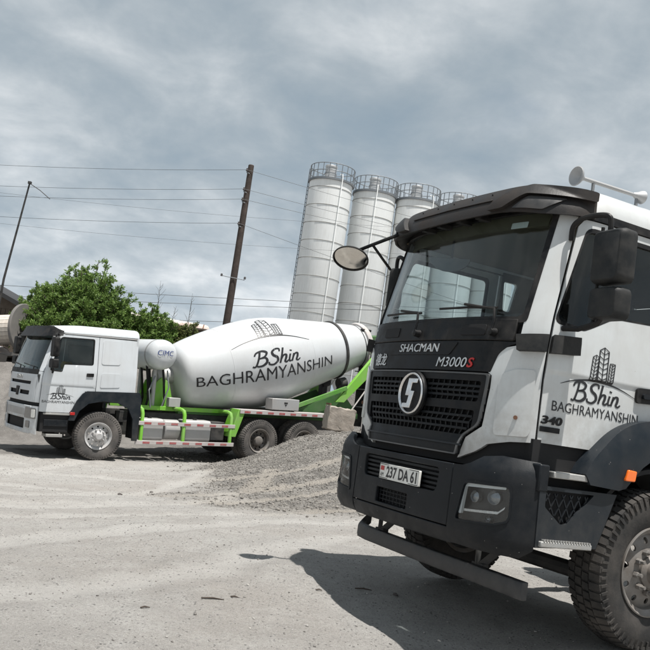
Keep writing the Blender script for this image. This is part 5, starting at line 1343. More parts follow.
for s in (1, -1):
    side = lambda u, z, w=0, s=s: FW(u * s, z, w)
    fo = lambda u, z, w=0, s=s: FW(FOU(u, z) * s, z, w)
    ff_ = lambda x, z, w=0, s=s: FW.front(x * s, z, w)
    UX = FW.ux
    panel([(UX(.98, 1.2), 1.20), (FG - .04, 1.20), (FG - .04, 1.86), (UX(.93, 1.86), 1.86), (UX(.93, 1.81), 1.81), (UX(.98, 1.81), 1.81)], [], side, .03, .07).build('corner_panel', 'far_white_paint', ft, .008)
    panel([(UX(.97, 1.87), 1.87), (FG - .04, 1.87), (FG - .04, 2.66), (UX(.95, 2.7), 2.70), (UX(.955, 2.6), 2.6)], [], side, .03, .07).build('windscreen_pillar', 'far_white_paint', ft, .006)
    do = FW.outline([('u', FG, 1.02), (.85, 1.02), (1.03, 1.28), (1.21, 1.46), (1.38, 1.50), (1.38, 2.70), ('u', FG + .08, 2.70), ('u', FG, 2.66)])
    wo = FW.outline(rounded([(.34, 1.90), (.61, 1.885), (.65, 2.05), (1.29, 2.075), (1.29, 2.655), (.54, 2.64)], [.05, .04, .02, .05, .05, .06]))
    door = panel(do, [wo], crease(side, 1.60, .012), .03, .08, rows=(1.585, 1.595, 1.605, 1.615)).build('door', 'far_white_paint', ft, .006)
    cxa = sum(p[0] for p in wo) / len(wo); cza = sum(p[1] for p in wo) / len(wo)
    panel(wo, [[(cxa + (p[0] - cxa) * .95, cza + (p[1] - cza) * .93) for p in wo]], lambda u, z, w=0: side(u, z, w + .002), .02, .06).build('window_seal', 'black_plastic', door)
    panel(wo, [], lambda u, z, w=0: side(u, z, w - .012), .005, .1).build('window_glass', 'far_glass', door)
    panel(rounded([(2.50, 2.12), (3.02, 2.12), (3.02, 2.50), (2.50, 2.50)], .02), [], lambda u, z, w=0: fo(u, z, w - .05), .01, .1).build('window_curtain', 'interior_dark', door)
    panel(rounded([(2.92, 1.82), (3.08, 1.825), (3.08, 1.90), (2.92, 1.895)], .015), [], lambda u, z, w=0: fo(u, z, w + .018), .02, .05).build('handle', 'black_plastic', door, .004)
    def dmf(x, y, w=0, s=s, side=side): return crease(side, 1.60, .012)(FOU(2 + (x if s > 0 else 1.18 - x) - FYE, y), y, w + .003)
    cuts = [(0, [.2 + .08 * i for i in range(12)]), (1, [1.2 + .05 * i for i in range(10)] + [1.59, 1.6, 1.61])]
    sh = [xform(t, .60, .36, .32, 1.27) for t in tower_logo()] + [xform(t, .44 / 2.65, .12, .42, 1.305) for t in script_word()]
    sh.append(xform(text2d('BAGHRAMYANSHIN', .70, .055, 0, .0), 1, 1, .245, 1.215))
    decal('door_lettering', sh, dmf, 'decal_black', door, 0, cuts)
    cs = panel([(3.165, 1.50), (4.08, 1.53), (4.08, 2.70), (3.165, 2.70)], [], fo, .03, .1).build('cab_side', 'far_white_paint', ft, .006)
    for p in (rounded([(3.24, 2.11), (3.68, 2.13), (3.68, 2.66), (3.25, 2.65)], .06), rounded([(3.25, 1.60), (3.70, 1.63), (3.70, 1.93), (3.26, 1.92)], .04)):
        panel(p, [], lambda u, z, w=0: fo(u, z, w + .010), .02, .08).build('side_hatch', 'far_white_paint', cs, .006)
    panel([(2.2, 2.705), (4.08, 2.725), (4.08, 2.75), (2.2, 2.735)], [], lambda u, z, w=0: fo(u, z, w + .008), .03, .1).build('roof_gutter', 'tank_grey', ft, .004)
    # bumper ends, lamps, steps, fender
    be = panel([(UX(.93, 1), .56), (FG - .03, .53), (FG - .03, 1.12), (UX(.93, 1), 1.12)], [], lambda u, z, w=0: side(u, z, w + .02), .04, .06).build('bumper_end', 'far_white_paint', ft, .012)
    hl = panel(rounded([(.68, .86), (1.09, .85), (1.08, 1.08), (.70, 1.09)], .03), [], lambda u, z, w=0: ff_(u, z, w + .035), .03, .06).build('headlamp', 'lamp_reflector', ft, .006)
    panel(rounded([(.98, .88), (1.07, .88), (1.06, 1.05), (.97, 1.05)], .02), [], lambda u, z, w=0: ff_(u, z, w + .042), .01, .06).build('indicator', 'plate_white', hl)
    panel(rounded([(.76, .66), (.92, .65), (.92, .80), (.76, .80)], .02), [], lambda u, z, w=0: ff_(u, z, w + .03), .02, .06).build('fog_lamp', 'lamp_reflector', ft, .006)
    MB().box((min(s*.8, s*1.15), .26, .60), (max(s*.8, s*1.15), .86, 1.0)).build('step_well', 'hollow_shade', ft)
    MB().box((min(s*.9, s*1.19), .30, .965), (max(s*.9, s*1.19), .88, 1.005)).build('upper_step', 'step_metal', ft, .005)
    MB().box((min(s*1.08, s*1.17), .33, .72), (max(s*1.08, s*1.17), .85, .86)).build('step_panel', 'bumper_plastic', ft, .005)
    MB().box((min(s*.9, s*1.19), .40, .495), (max(s*.9, s*1.19), .75, .555)).build('lower_step', 'step_metal', ft, .005)
    ff = [(.84, .86), (.88, 1.05), (.98, 1.28), (1.10, 1.45), (1.20, 1.51), (2.42, 1.545), (2.47, 1.40), (2.45, .46), (2.33, .46), (2.30, .95), (2.18, 1.17), (1.92, 1.29), (1.57, 1.31), (1.25, 1.24), (1.06, 1.07), (.97, .86)]
    fdr = panel(ff, [], lambda y, z, w=0: (s * (1.215 + w), y, z), .05, .09).build('fender', 'fender_plastic', ft, .02)
    MB().box((min(s*.75, s*1.18), 1.15, 1.42), (max(s*.75, s*1.18), 2.42, 1.50)).box((min(s*.75, s*1.18), 2.36, .5), (max(s*.75, s*1.18), 2.42, 1.45)).build('fender_top', 'bumper_plastic', fdr)
    MB().box((min(s*1.2, s*1.235), .86, .98), (max(s*1.2, s*1.235), .96, 1.04)).build('marker_lamp', 'badge_red', ft, .005)
    mh = MB().prism(rounded([(1.27, 2.20), (1.50, 2.20), (1.50, 2.62), (1.27, 2.62)] if s > 0 else [(-1.50, 2.20), (-1.27, 2.20), (-1.27, 2.62), (-1.50, 2.62)], .05), 'Y', .28, .40).build('door_mirror', 'black_plastic', ft, .02)
    MB().prism(rounded([(1.25, 1.96), (1.50, 1.96), (1.50, 2.16), (1.25, 2.16)] if s > 0 else [(-1.50, 1.96), (-1.25, 1.96), (-1.25, 2.16), (-1.50, 2.16)], .05), 'Y', .28, .42).build('wide_angle_mirror', 'black_plastic', mh, .02)
    MB().tube([(s*1.13, .50, 2.66), (s*1.30, .38, 2.70), (s*1.38, .34, 2.66), (s*1.38, .34, 2.55)], .02, 6).tube([(s*1.18, .42, 1.92), (s*1.32, .36, 1.86), (s*1.38, .34, 2.0)], .02, 6).build('mirror_arm', 'black_plastic', mh)
panel([(-.92, .53), (.92, .53), (.92, 1.12), (-.92, 1.12)], [rounded([(-.66, .62), (.66, .62), (.66, .84), (-.66, .84)], .03)], lambda u, z, w=0: FW.front(u, z, w + .02), .04, .08).build('bumper', 'far_white_paint', ft, .012)
panel([(-.64, .9), (.64, .9), (.64, 1.05), (-.64, 1.05)], [], lambda x, z, w=0: FW.front(x, z, w + .026), .02, .1).build('bumper_band', 'tank_grey', ft, .004)
panel([(-.98, 1.86), (.98, 1.86), (.96, 2.66), (-.96, 2.66)], [], lambda u, z, w=0: FW.front(u, z, w - .006), .006, .1).build('windscreen', 'far_glass', ft)
panel([(-.98, 1.80), (.98, 1.80), (.98, 1.90), (-.98, 1.90)], [], lambda u, z, w=0: FW.front(u, z, w + .012), .03, .08).build('cowl', 'black_plastic', ft, .006)
for x0, x1 in ((-.05, -.75), (.78, .1)):
    MB().tube([FW.front(x0, 1.88, .03), FW.front(x0, 1.95, .04), FW.front(x1, 2.0, .03)], .012, 6).build('wiper', 'black_plastic', ft)
panel([(-1.9, 2.66), (-1.0, 2.62), (1.0, 2.62), (1.9, 2.66), (1.9, 2.77), (1.3, 2.86), (-1.3, 2.86), (-1.9, 2.77)], [], lambda u, z, w=0: (lambda p: (p[0], p[1], z))(FW(u, min(z, 2.74), w + .15 - .42 * (z - 2.62))), .02, .09).build('roof_visor', 'black_plastic', ft, .008)
V = []; F = []; na = 25; nbk = 12
for j in range(nbk):
    t = j / (nbk - 1)
    for i in range(na):
        x = 1.125 * math.sin((-1 + 2 * i / (na - 1)) * PI / 2); q = abs(x) / 1.125
        y0 = .36 + .05 * x * x + .07 * q ** 8; y = y0 + t * (2.315 - y0)
        rise = .13 + .06 * min(1, t * 3); crown = max(0, 1 - q ** 8) ** .5
        V.append((x, y, 2.735 + .03 * t + crown * rise))
for j in range(nbk - 1):
    for i in range(na - 1): F.append((j*na+i, j*na+i+1, (j+1)*na+i+1, (j+1)*na+i))
n = len(V); V += [(x * .97, y, z - .03) for x, y, z in V]; F += [tuple(i + n for i in f[::-1]) for f in F]
for i in range(na - 1): F.append(((nbk-1)*na+i, (nbk-1)*na+i+1, (nbk-1)*na+i+1+n, (nbk-1)*na+i+n)); F.append((i, i+1, i+1+n, i+n))
MB().add(V, F).build('roof', 'far_white_paint', ft, 0, 40)
MB().box((-1.13, 2.27, 1.3), (1.13, 2.31, 2.78)).build('rear_wall', 'far_white_paint', ft)
MB().box((-1.1, .3, 1.28), (1.1, 2.28, 1.36)).build('cab_floor', 'interior_dark', ft)
MB().prism([(.2, 1.4), (.16, 1.80), (.5, 1.86), (.65, 1.7), (.6, 1.4)], 'X', -1.05, 1.05).build('dashboard', 'interior_grey', ft, .02)
for sx in (.55, -.55):
    seat = MB().box((sx - .25, 1.0, 1.5), (sx + .25, 1.5, 1.66)).build('seat', 'seat_cloth', ft, .04)
    MB().prism([(1.40, 1.6), (1.55, 1.6), (1.68, 2.4), (1.58, 2.42)], 'X', sx - .25, sx + .25).build('seat_back', 'seat_cloth', seat, .03)
MB().box((.60, .74, 1.93), (.88, .95, 2.12)).build('yellow_cushion', 'yellow_plastic', ft, .06, 40, 3)
MB().box((-.45, .2, .74), (-.38, 2.4, 1.0)).box((.38, .2, .74), (.45, 2.4, 1.0)).box((-.36, .5, .6), (.36, 1.9, 1.25)).build('engine_frame', 'hollow_shade', ft)
MB().tube([(-.95, 1.57, .54), (-.5, 1.57, .42), (.5, 1.57, .42), (.95, 1.57, .54)], .06, 8).build('front_axle', 'chassis_steel', ft)
place_wheel(steer_far, ft, 1.06, 1.57, .54, R(-8), R(4), False, True)
place_wheel(steer_far, ft, -1.06, 1.57, .54, R(-8), R(30), True)
mixer_body(ft, drive_far, True)
mixer_body(nt, drive_near, True, True, False)
# ------------------------------------------------------------------ cement silos
SILO_R, SILO_TOP = 1.62, 18.6
def make_silo(loc, rotz, label):
    root = empty('cement_silo', loc, (0, 0, rotz)); tag(root, label, 'silo', 'row of cement silos')
    b = MB(); top = SILO_TOP; z0 = 4.6
    TM = Matrix.Rotation(R(-90), 4, 'Y')     # lathe axis to +Z
    shell = MB().lathe([(.25, 2.0), (SILO_R, z0), (SILO_R, top), (SILO_R - .05, top + .03), (1e-4, top + .35)], 64, TM).build('shell', 'silo_white', root, 0, 30)
    m0 = None
    k = 0; z = z0
    while z < top - .3:
        if m0 is None:
            o = MB().lathe([(SILO_R - .02, -.014), (SILO_R + .03, -.014), (SILO_R + .03, .014), (SILO_R - .02, .014)], 64, TM).build('stiffener_ring', 'silo_rib', root, 0, 30); m0 = o.data
        else: o = bpy.data.objects.new('stiffener_ring', m0); col.objects.link(o); o.parent = root
        o.location = (0, 0, z); z += 1.335
    MB().lathe([(SILO_R - .05, top - .10), (SILO_R + .10, top - .10), (SILO_R + .10, top + .06), (SILO_R - .05, top + .06)], 64, TM).build('roof_rim', 'rail_steel', root, 0, 30)
    # railing
    rl = SILO_R + .05; pb = None
    for zz in (.55, 1.08):
        MB().tube([(rl * math.cos(2*PI*q/48), rl * math.sin(2*PI*q/48), top + .05 + zz) for q in range(49)], .032, 6, False).build('rail', 'rail_steel', root)
    for q in range(22):
        t = 2 * PI * q / 22
        if pb is None: o = MB().tube([(0, 0, 0), (0, 0, 1.1)], .030, 6).build('rail_post', 'rail_steel', root); pb = o.data
        else: o = bpy.data.objects.new('rail_post', pb); col.objects.link(o); o.parent = root
        o.location = (rl * math.cos(t), rl * math.sin(t), top + .03)
    # dust filter drum on the roof
    fl = MB().lathe([(.42, top + .2), (.42, top + 1.25), (.46, top + 1.27), (.46, top + 1.36), (.44, top + 1.40), (1e-4, top + 1.44)], 28, TM).build('dust_filter', 'galvanised', root, 0, 30)
    fl.location = (-.15, .1, 0)
    MB().lathe([(.46, top + .72), (.46, top + .80)], 28, TM).build('filter_band', 'rail_steel', fl)
    # filling pipe with bend, ladder
    a = R(-62); px_, py_ = (SILO_R + .12) * math.cos(a), (SILO_R + .12) * math.sin(a)
    MB().tube([(px_, py_, .8), (px_, py_, top + .15), (px_ * .95, py_ * .95, top + .42), (px_ * .75, py_ * .75, top + .5)], .034, 8).build('fill_pipe', 'silo_white', root)
    b = MB(); a = R(168); 
    for da in (-.11, .11):
        b.tube([((SILO_R + .13) * math.cos(a + da), (SILO_R + .13) * math.sin(a + da), 1.0), ((SILO_R + .13) * math.cos(a + da), (SILO_R + .13) * math.sin(a + da), top + 1.0)], .03, 6)
    for i in range(56):
        z = 1.2 + i * .31
        b.beam(((SILO_R + .13) * math.cos(a - .11), (SILO_R + .13) * math.sin(a - .11), z), ((SILO_R + .13) * math.cos(a + .11), (SILO_R + .13) * math.sin(a + .11), z), .03, .03)
    b.build('ladder', 'rail_steel', root)
    for q in range(4):
        t = PI / 4 + q * PI / 2
        MB().tube([((SILO_R - .1) * math.cos(t), (SILO_R - .1) * math.sin(t), .0), ((SILO_R - .1) * math.cos(t), (SILO_R - .1) * math.sin(t), z0 + .6)], .13, 10).build('leg', 'silo_rib', root)
    return root
s0 = make_silo((-1.06, 60.87, 0), 0, 'white cement silo at the end beside the wooden pole')
for i, (x, y, rz, lb) in enumerate(((2.36, 62.45, -25, 'second white cement silo, behind the round kerb mirror'),
                               (5.74, 62.9, 10, 'third white cement silo, partly hidden by the truck roof visor'),
                               (9.10, 63.7, -15, 'fourth white cement silo, its railing just above the brown visor'),
                               (12.45, 64.5, 5, 'fifth white cement silo, seen only through the near windscreen'))):
    c_ = copy_tree(s0); c_.location = (x, y, 0); c_.rotation_euler = (0, 0, R(rz)); c_['label'] = lb

# ------------------------------------------------------------------ poles and lines
pole_x, pole_y = -3.5, 29.6
pr_ = empty('utility_pole', (pole_x, pole_y, gz(pole_x, pole_y) - .2)); tag(pr_, 'dark weathered wooden utility pole rising behind the mixer drum', 'pole')
pz_ = 9.96 - (gz(pole_x, pole_y) - .2)
MB().tube([(0, 0, 0), (0.01, 0, pz_ * .5), (0, 0, pz_ - .02), (0, 0, pz_)], [.145, .125, .105, .09], 14).build('post', 'pole_wood', pr_)
def pole_part(z): return z - pr_.location.z
WZ = [9.72, 9.0, 8.62, 7.72]
for z in WZ:
    for dx in (-.2,):
        MB().tube([(0, -.1, pole_part(z) - .12), (dx * .5, -.16, pole_part(z) - .10), (dx * .5, -.16, pole_part(z) - .01)], .02, 6).build('insulator_hook', 'rail_steel', pr_)
        MB().lathe([(1e-4, 0), (.04, .0), (.055, .03), (.03, .06), (.045, .09), (1e-4, .12)], 12, Matrix.Translation(Vector((dx * .5, -.16, pole_part(z) - .05))) @ Matrix.Rotation(R(-90), 4, 'Y')).build('insulator', 'insulator', pr_)
MB().tube([(-.42, -.15, pole_part(5.75)), (.42, -.15, pole_part(5.70))], .014, 6).build('cross_bar', 'rail_steel', pr_)
for x in (-.42, .42): MB().lathe([(1e-4, 0), (.04, 0), (.04, .08), (1e-4, .1)], 8, Matrix.Translation(Vector((x, -.15, pole_part(5.73)))) @ Matrix.Rotation(R(-90), 4, 'Y')).build('insulator', 'insulator', pr_)
def wire(a, b, sag, r_, label, n=24):
    a, b = Vector(a), Vector(b); pts = []
    for i in range(n + 1):
        t = i / n; p = a.lerp(b, t); p.z -= sag * 4 * t * (1 - t); pts.append(p)
    o = MB().tube(pts, r_, 5).build('power_line', 'wire_black', None); tag(o, label, 'cable', 'overhead lines'); return o
lab = ['topmost overhead line running to the wooden pole from the edge of the picture', 'second overhead line from the top, reaching the wooden pole', 'third overhead line from the top, reaching the wooden pole', 'fourth overhead line down, reaching the wooden pole']
for i, z in enumerate(WZ):
    zl = (8.88, 8.03, 7.66, 7.10)[i]
    wire((pole_x - .1, pole_y - .16, z), (-24.0, 29.4, zl - 1.0), .35, .0065, lab[i])
lab2 = ['topmost overhead line between the wooden pole and the silos', 'second overhead line between the wooden pole and the silos', 'third overhead line between the wooden pole and the silos', 'lowest slanting line between the wooden pole and the silos']
for i, (a_, z) in enumerate(zip(((3.02, 31.3, 9.42), (3.09, 31.35, 8.89), (3.13, 31.4, 8.67), (3.4, 31.6, 6.81)), WZ)):
    p0 = Vector((pole_x - .1, pole_y - .16, z)); p1 = p0 + (Vector(a_) - p0) * 2.2
    wire(p0, p1, .12, .007, lab2[i])
for i, (a_, b_, lb) in enumerate((((-16.1, 40.8, 5.43), (14.3, 40.5, 8.33), 'upper of the long lines low behind the wooden pole'), ((-16.1, 40.8, 4.9), (14.3, 40.6, 8.3), 'middle of the long lines low behind the wooden pole'), ((-16.1, 40.8, 4.0), (14.3, 40.7, 7.6), 'lowest of the long lines behind the mixer drum'))):
    wire(a_, b_, .12, .012, lb)
for i, (a_, b_, lb) in enumerate((((-24, 49, 11.7), (6, 49, 13.4), 'faint thin line high across the sky behind the pole'), ((-24, 49, 9.8), (6, 49, 11.8), 'lower faint thin line across the sky behind the pole'))):
    wire(a_, b_, .3, .007, lb)
# metal mast with a stay
mroot = empty('antenna_mast', (-10.55, 26.9, gz(-10.55, 26.9))); tag(mroot, 'thin dark metal mast leaning above the shed roof', 'mast')
bz = mroot.location.z
MB().tube([(0, 0, 0), (.03, -.1, 4.2 - bz), (.38, -.35, 7.42 - bz)], [.045, .04, .028], 8).build('mast_pole', 'chassis_steel', mroot)
MB().tube([(.38, -.35, 7.40 - bz), (.75, -.35, 7.22 - bz), (1.12, -.35, 6.98 - bz)], .014, 6).build('mast_arm', 'chassis_steel', mroot)
MB().box((.33, -.40, 7.38 - bz), (.43, -.30, 7.46 - bz)).build('mast_cap', 'chassis_steel', mroot)

# ------------------------------------------------------------------ shed, reel and scrap on the earth bank
sx0, sy0 = -12.7, 30.0; sg = gz(-12.7, 30.0)
shed = empty('shed', (sx0, sy0, sg - .1)); tag(shed, 'old wooden shed with black roof at the edge by the cable reel', 'shed')
for i in range(20):
    x = -1.6 + i * .165; MB().box((x, 0, 0), (x + .150, .04 + .01 * (i % 3), 4.0 - sg - .05 - max(0, (x + .15 + .0)) * .0)).build('board', 'shed_board', shed)
MB().box((-1.6, .05, 0), (1.7, 3.5, 3.7 - sg)).build('wall', 'shed_board', shed)
MB().prism([(-2.4, 5.35 - sg), (1.75, 3.72 - sg), (1.80, 3.86 - sg), (-2.4, 5.50 - sg)], 'Y', -.35, 3.8).build('roof', 'shed_roof', shed)
MB().prism([(-1.6, 3.6 - sg), (1.6, 3.6 - sg), (1.6, 3.8 - sg), (-1.6, 5.05 - sg)], 'Y', -.02, .05).build('gable', 'shed_board', shed)
# cable reel: plank drum between two flanges
rc = Vector((-10.22, 27.0, 2.60)); reel = empty('cable_reel', rc); tag(reel, 'wooden cable reel of pale planks with dark round flange', 'reel')
reel.rotation_euler = (0, R(-8), R(-16))
n = 22; mb0 = None
for q in range(n):
    t = 2 * PI * q / n
    if mb0 is None:
        o = MB().box((-1.2, -.062, -.02), (.62, .062, .02)).build('plank', 'plank_wood', reel, .006); mb0 = o.data
    else: o = bpy.data.objects.new('plank', mb0); col.objects.link(o); o.parent = reel
    o.location = (0.006 * (q % 4), -.46 * math.sin(t), .46 * math.cos(t)); o.rotation_euler = (t, 0, 0)
MB().lathe([(1e-4, -1.2), (.43, -1.2), (.43, .62), (1e-4, .62)], 32).build('core', 'shed_board', reel)
for x in (.63, -1.30): MB().lathe([(1e-4, x), (.80, x), (.82, x + .02), (.82, x + .09), (.80, x + .11), (.30, x + .11), (.28, x + .07), (1e-4, x + .07)], 48).build('flange', 'reel_flange', reel, 0, 30)
rk = MB().box((-1.35, -.5, -.92), (.9, .5, -.80)).box((-1.3, -.4, -1.6), (-1.2, .4, -.92)).box((.65, -.4, -1.6), (.75, .4, -.92)).build('rack', 'reel_flange', reel, .01)
# metal sheet and pipe under the reel
sc = MB(); 
V = []; F = []
for i in range(9):
    a = -.9 + 1.8 * i / 8
    for x in (-1.1, .55): V.append((x, .55 * math.sin(a) - .2, .42 * math.cos(a)))
for i in range(8): F.append((2*i, 2*i+1, 2*i+3, 2*i+2))
k_ = len(V); V += [(x, y, z - .02) for x, y, z in V]; F += [tuple(i + k_ for i in f[::-1]) for f in F]
o = sc.add(V, F).build('steel_trough', 'scrap_metal', None, 0, 50); o.location = (-10.0, 25.4, 1.62); o.rotation_euler = (0, R(6), R(-12)); tag(o, 'curved grey steel sheet lying below the cable reel', 'metal sheet')
for x in (-1.0, .4): MB().box((x, -.2, -1.0), (x + .1, .2, .2)).build('trestle_leg', 'reel_flange', o)
b = MB()
pts = [(-11.2, 24.3, 1.25), (-10.4, 24.1, 1.37), (-9.9, 24.1, 1.3), (-9.3, 24.0, .9)]
b.tube(pts, .05, 7); o = b.build('rusty_pipe', 'rust_dark'); tag(o, 'bent rusty pipe sticking out of the earth bank', 'pipe')
# rusty tank and plank wall behind the bushes
tz_ = 4.52; tk_ = empty('rusty_tank', (-6.9, 39.9, tz_)); tag(tk_, 'white horizontal tank streaked with orange rust behind the bushes', 'tank')
tk_.rotation_euler = (0, R(1.5), R(4))
MB().lathe([(1e-4, 1.45), (.20, 1.42), (.33, 1.32), (.36, 1.20), (.36, -3.2), (.33, -3.35), (1e-4, -3.45)], 36).build('shell', 'rust_orange', tk_, 0, 40)
for x in (1.1, -.9, -3.0): MB().lathe([(.37, x), (.37, x + .05)], 36).build('tank_strap', 'rust_dark', tk_)
for x in (.9, -2.6): MB().box((x, -.4, -4.0), (x + .2, .4, -.30)).build('support', 'rust_dark', tk_)
pw = empty('plank_wall', (-6.2, 38.0, 0)); tag(pw, 'low dark brown wall of stacked planks below the rusty tank', 'wall')
for i in range(17):
    z = .4 + i * .235; MB().box((-4.2, (.03 if i % 2 else 0), z), (2.9, .12, z + .215)).build('plank', 'shed_board', pw)
for x in (-4.0, -1.6, .6, 2.7): MB().box((x, .1, 0), (x + .14, .25, 4.5)).build('post', 'rust_dark', pw)
MB().prism([(-.1, 4.40), (2.6, 4.20), (2.6, 4.28), (-.1, 4.48)], 'X', -4.3, 3.1).build('coping', 'shed_board', pw)

# ------------------------------------------------------------------ concrete block beside the mixer's tail
bx, by = .66, 20.25; bzz = gz(bx, by)
cb = MB()
bm = bmesh.new(); bmesh.ops.create_cube(bm, size=1.0)
bmesh.ops.subdivide_edges(bm, edges=bm.edges[:], cuts=7, use_grid_fill=True)
for v in bm.verts:
    nn = Vector((rng.normal(), rng.normal(), rng.normal())) * .010
    v.co = Vector((v.co.x * .66, v.co.y * .55, v.co.z * .56)) + nn
me = bpy.data.meshes.new('concrete_block'); bm.to_mesh(me); bm.free()
cb = link('concrete_block', me, 'concrete', None, .02, 50, fix=False); cb.location = (bx, by, 1.27); cb.rotation_euler = (R(1), R(3), R(12))
tag(cb, 'rough weathered concrete block on the gravel bank by the mixer tail', 'concrete block')
MB().box((-.34, -.2, .30), (-.30, .2, .34)).build('lifting_loop', 'rust_dark', cb)
cb2 = cb.copy(); col.objects.link(cb2); cb2.location = (2.0, 21.2, 1.45); cb2.rotation_euler = (0, R(2), R(-8)); tag(cb2, 'concrete block farther along the bank, hidden behind the near truck', 'concrete block')
bpy.data.objects.remove(cb2)

# ------------------------------------------------------------------ vegetation
def leaf_mat(name, c0, c1, c2):
    mt = bpy.data.materials.new(name); mt.use_nodes = True; N, L = mt.node_tree.nodes, mt.node_tree.links
    b = N['Principled BSDF']; g = N.new('ShaderNodeNewGeometry'); r_ = N.new('ShaderNodeValToRGB')
    r_.color_ramp.elements[0].color = c0 + (1,); r_.color_ramp.elements[1].color = c2 + (1,); e = r_.color_ramp.elements.new(.55); e.color = c1 + (1,)
    L.new(g.outputs['Random Per Island'], r_.inputs[0]); L.new(r_.outputs[0], b.inputs['Base Color']); b.inputs['Roughness'].default_value = .55
    b.inputs['Specular IOR Level'].default_value = .35
    t = N.new('ShaderNodeBsdfTranslucent'); L.new(r_.outputs[0], t.inputs[0]); ms = N.new('ShaderNodeMixShader'); ms.inputs[0].default_value = .36
    L.new(b.outputs[0], ms.inputs[1]); L.new(t.outputs[0], ms.inputs[2]); L.new(ms.outputs[0], N['Material Output'].inputs[0])
    M[name] = mt
leaf_mat('leaf_green', (.08, .15, .036), (.16, .255, .062), (.26, .36, .105))
leaf_mat('leaf_olive', (.08, .11, .035), (.14, .175, .055), (.24, .22, .10))
def leaves_mesh(name, pts, dirs, size, mat, parent):
    k = len(pts); a = rng.normal(size=(k, 3)); d = dirs + rng.normal(size=(k, 3)) * .8
    d /= np.linalg.norm(d, axis=1)[:, None] + 1e-9
    s_ = np.cross(d, a); s_ /= np.linalg.norm(s_, axis=1)[:, None] + 1e-9
    l = size * (0.6 + 0.8 * rng.random(k))[:, None]; w = l * .42
    nrm = np.cross(d, s_)
    V = np.stack([pts, pts + d * l * .5 + s_ * w * .5 + nrm * l * .06, pts + d * l, pts + d * l * .5 - s_ * w * .5 + nrm * l * .06], 1).reshape(-1, 3)
    F = np.arange(4 * k).reshape(k, 4)
    me = bpy.data.meshes.new(name); me.vertices.add(len(V)); me.vertices.foreach_set('co', V.ravel()); me.loops.add(F.size); me.loops.foreach_set('vertex_index', F.ravel())
    me.polygons.add(k); me.polygons.foreach_set('loop_start', np.arange(0, F.size, 4)); me.polygons.foreach_set('loop_total', np.full(k, 4)); me.update(calc_edges=True)
    return link(name, me, mat, parent, 0, 0, fix=False)
def shrub(name, loc, H, Rx, Ry, stems, per, leaf, mat, label, cat='bush', lean=(0, 0), seed=1, twig=.012, group=None, spike=0.25):
    global rng
    rng = np.random.default_rng(seed)
    root = empty(name, loc); tag(root, label, cat, group)
    tr = MB(); P = []; D = []
    for i in range(stems):
        th = rng.random() * 2 * PI; rr = math.sqrt(rng.random())
        tip = np.array([Rx * rr * math.cos(th) + lean[0], Ry * rr * math.sin(th) + lean[1], H * (1 - .62 * rr ** 2.0) * (.70 + .38 * rng.random() + (spike if rng.random() < .12 else 0))])
        base = np.array([tip[0] * .12, tip[1] * .12, 0]); mid = base * .4 + tip * .55 + np.array([0, 0, H * .08]); 
        pts = [tuple(base + (mid - base) * t * 2 if t < .5 else mid + (tip - mid) * (t - .5) * 2) for t in np.linspace(0, 1, 7)]
        tr.tube(pts, [twig * 2.6 * (1 - .85 * t) + .004 for t in np.linspace(0, 1, 7)], 5)
        # leafy twigs off the upper two thirds
        nt_ = 16
        for q in range(nt_):
            t = .22 + .78 * (q + rng.random()) / nt_; k = min(5, int(t * 6)); f = t * 6 - k
            o = np.array(pts[k]) * (1 - f) + np.array(pts[k + 1]) * f
            dd = rng.normal(size=3); dd[2] = abs(dd[2]) * .6 + .15; dd /= np.linalg.norm(dd); ln = (.16 + .34 * rng.random()) * H / 4.0 * (1.25 - .7 * t)
            ns = per
            tt = rng.random(ns)[:, None]
            P.append(o + dd * ln * tt + rng.normal(size=(ns, 3)) * .035 * H / 4); D.append(np.repeat(dd[None], ns, 0))
    P = np.concatenate(P); D = np.concatenate(D)
    tr.build('trunk', 'bark', root, 0, 60)
    leaves_mesh('crown', P, D, leaf, M[mat], root)
    return root
def zt(x, y, top): g = gz(x, y); return (x, y, g - .1), top - g + .1
for nm, x, y, top, rx, ry, st, per, lf, mt_, lb, sd_, tw in (
        ('broad_bush', -7.85, 27.2, 5.35, 2.2, 1.3, 380, 48, .08, 'leaf_green', 'large leafy green bush above the mixer cab roof', 5, .016),
        ('side_bush', -9.8, 28.6, 4.55, 1.25, .9, 100, 40, .085, 'leaf_green', 'smaller green bush between the shed and the large bush', 8, .014),
        ('low_bush', -5.65, 27.2, 4.35, 1.25, .9, 160, 40, .08, 'leaf_green', 'low green bush behind the water tank of the mixer', 13, .012),
        ('dry_bush', -4.55, 27.6, 3.95, 1.1, .8, 110, 22, .08, 'leaf_olive', 'sparse olive bush between the water tank and the drum', 21, .012)):
    lc, hh = zt(x, y, top)
    shrub(nm, lc, hh / 1.12, rx, ry, st, per, lf, mt_, lb, 'bush', (0, 0), sd_, tw, None, .14)
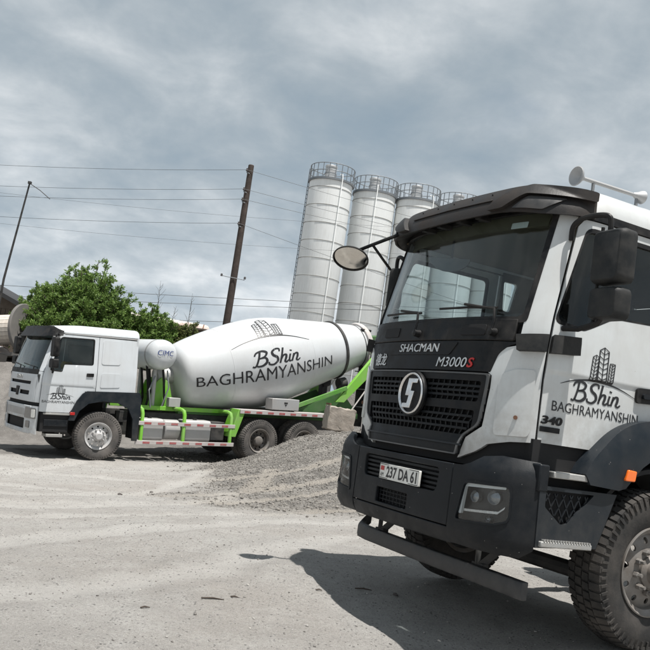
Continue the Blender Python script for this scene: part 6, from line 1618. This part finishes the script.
# bare saplings
def sapling(loc, H, label, seed):
    r_ = random.Random(seed); root = empty('bare_sapling', loc); tag(root, label, 'sapling', 'bare saplings')
    tr = MB(); top = (r_.uniform(-.2, .2), 0, H)
    pts = [(0, 0, 0), (.05, 0, H * .4), (top[0] * .5, 0, H * .7), top]; tr.tube(pts, [.022, .015, .009, .003], 6); tr.build('trunk', 'bark', root)
    br = MB()
    for i in range(16):
        t = .45 + .5 * i / 16; z = H * t; a = r_.uniform(0, 2 * PI); l = r_.uniform(.25, .6) * (1.3 - t) * H / 4 * 1.6
        p = (top[0] * t, 0, z); e = (p[0] + l * math.cos(a) * .6, l * math.sin(a) * .6, z + l * .9)
        br.tube([p, ((p[0] + e[0]) / 2 + .03, e[1] / 2, (p[2] + e[2]) / 2 + .02), e], [.006, .004, .002], 5)
    br.build('twigs', 'bark', root)
sapling((-5.55, 27.6, gz(-5.55, 27.6)), 5.0 - gz(-5.55, 27.6), 'taller bare sapling beside the large bush', 3)
sapling((-4.55, 27.8, gz(-4.55, 27.8)), 4.75 - gz(-4.55, 27.8), 'bare sapling in front of the rusty tank', 9)
sapling((-5.15, 27.4, gz(-5.15, 27.4)), 4.2 - gz(-5.15, 27.4), 'shortest bare sapling behind the water tank', 15)
# a few loose stones one can pick out
rng = np.random.default_rng(4)
def stone(x, y, s_, label, mat='rock_dark'):
    bm = bmesh.new(); bmesh.ops.create_icosphere(bm, subdivisions=2, radius=1.0)
    for v in bm.verts: v.co = v.co * (1 + rng.normal() * .10)
    for v in bm.verts: v.co = Vector((v.co.x * s_ * 1.3, v.co.y * s_, v.co.z * s_ * .6))
    me = bpy.data.meshes.new('stone'); bm.to_mesh(me); bm.free()
    o = link('stone', me, mat, None, 0, 30, fix=False); o.location = (x, y, float(gz_full(np.array([x]), np.array([y]))[0]) + s_ * .25); o.rotation_euler = (0, 0, rng.random() * 6)
    tag(o, label, 'stone', 'loose stones on the yard'); return o
material('rock_dark', (.075, .065, .06), .85, bump=.4, bscale=30)
material('stick_wood', (.06, .045, .035), .9)

stone(-2.78, 13.2, .036, 'dark stone alone in the middle of the pale yard')
stone(-1.33, 6.13, .010, 'small dark stone nearest the camera on the open yard')
stone(0.88, 6.94, .02, 'dark stone in the truck shadow below the underrun bar')
def stick(x, y, L_, a, label):
    o = MB().tube([(-L_/2, 0, .008), (0, .01, .012), (L_/2, 0, .008)], [.005, .006, .003], 6).build('stick', 'stick_wood')
    o.location = (x, y, float(gz_full(np.array([x]), np.array([y]))[0])); o.rotation_euler = (0, 0, a); tag(o, label, 'stick', 'sticks on the yard')
stick(-.53, 6.33, .17, .25, 'longest dark stick lying flat on the yard before the shadow')
stick(-.38, 6.46, .06, .1, 'short dark stick beside the longer one')
stick(-.95, 5.95, .07, .6, 'short pale-ended stick away from the shadow edge')
stick(.255, 6.80, .05, .1, 'tiny stick right at the edge of the truck shadow')
stick(.62, 6.98, .14, .15, 'dark stick lying inside the truck shadow')
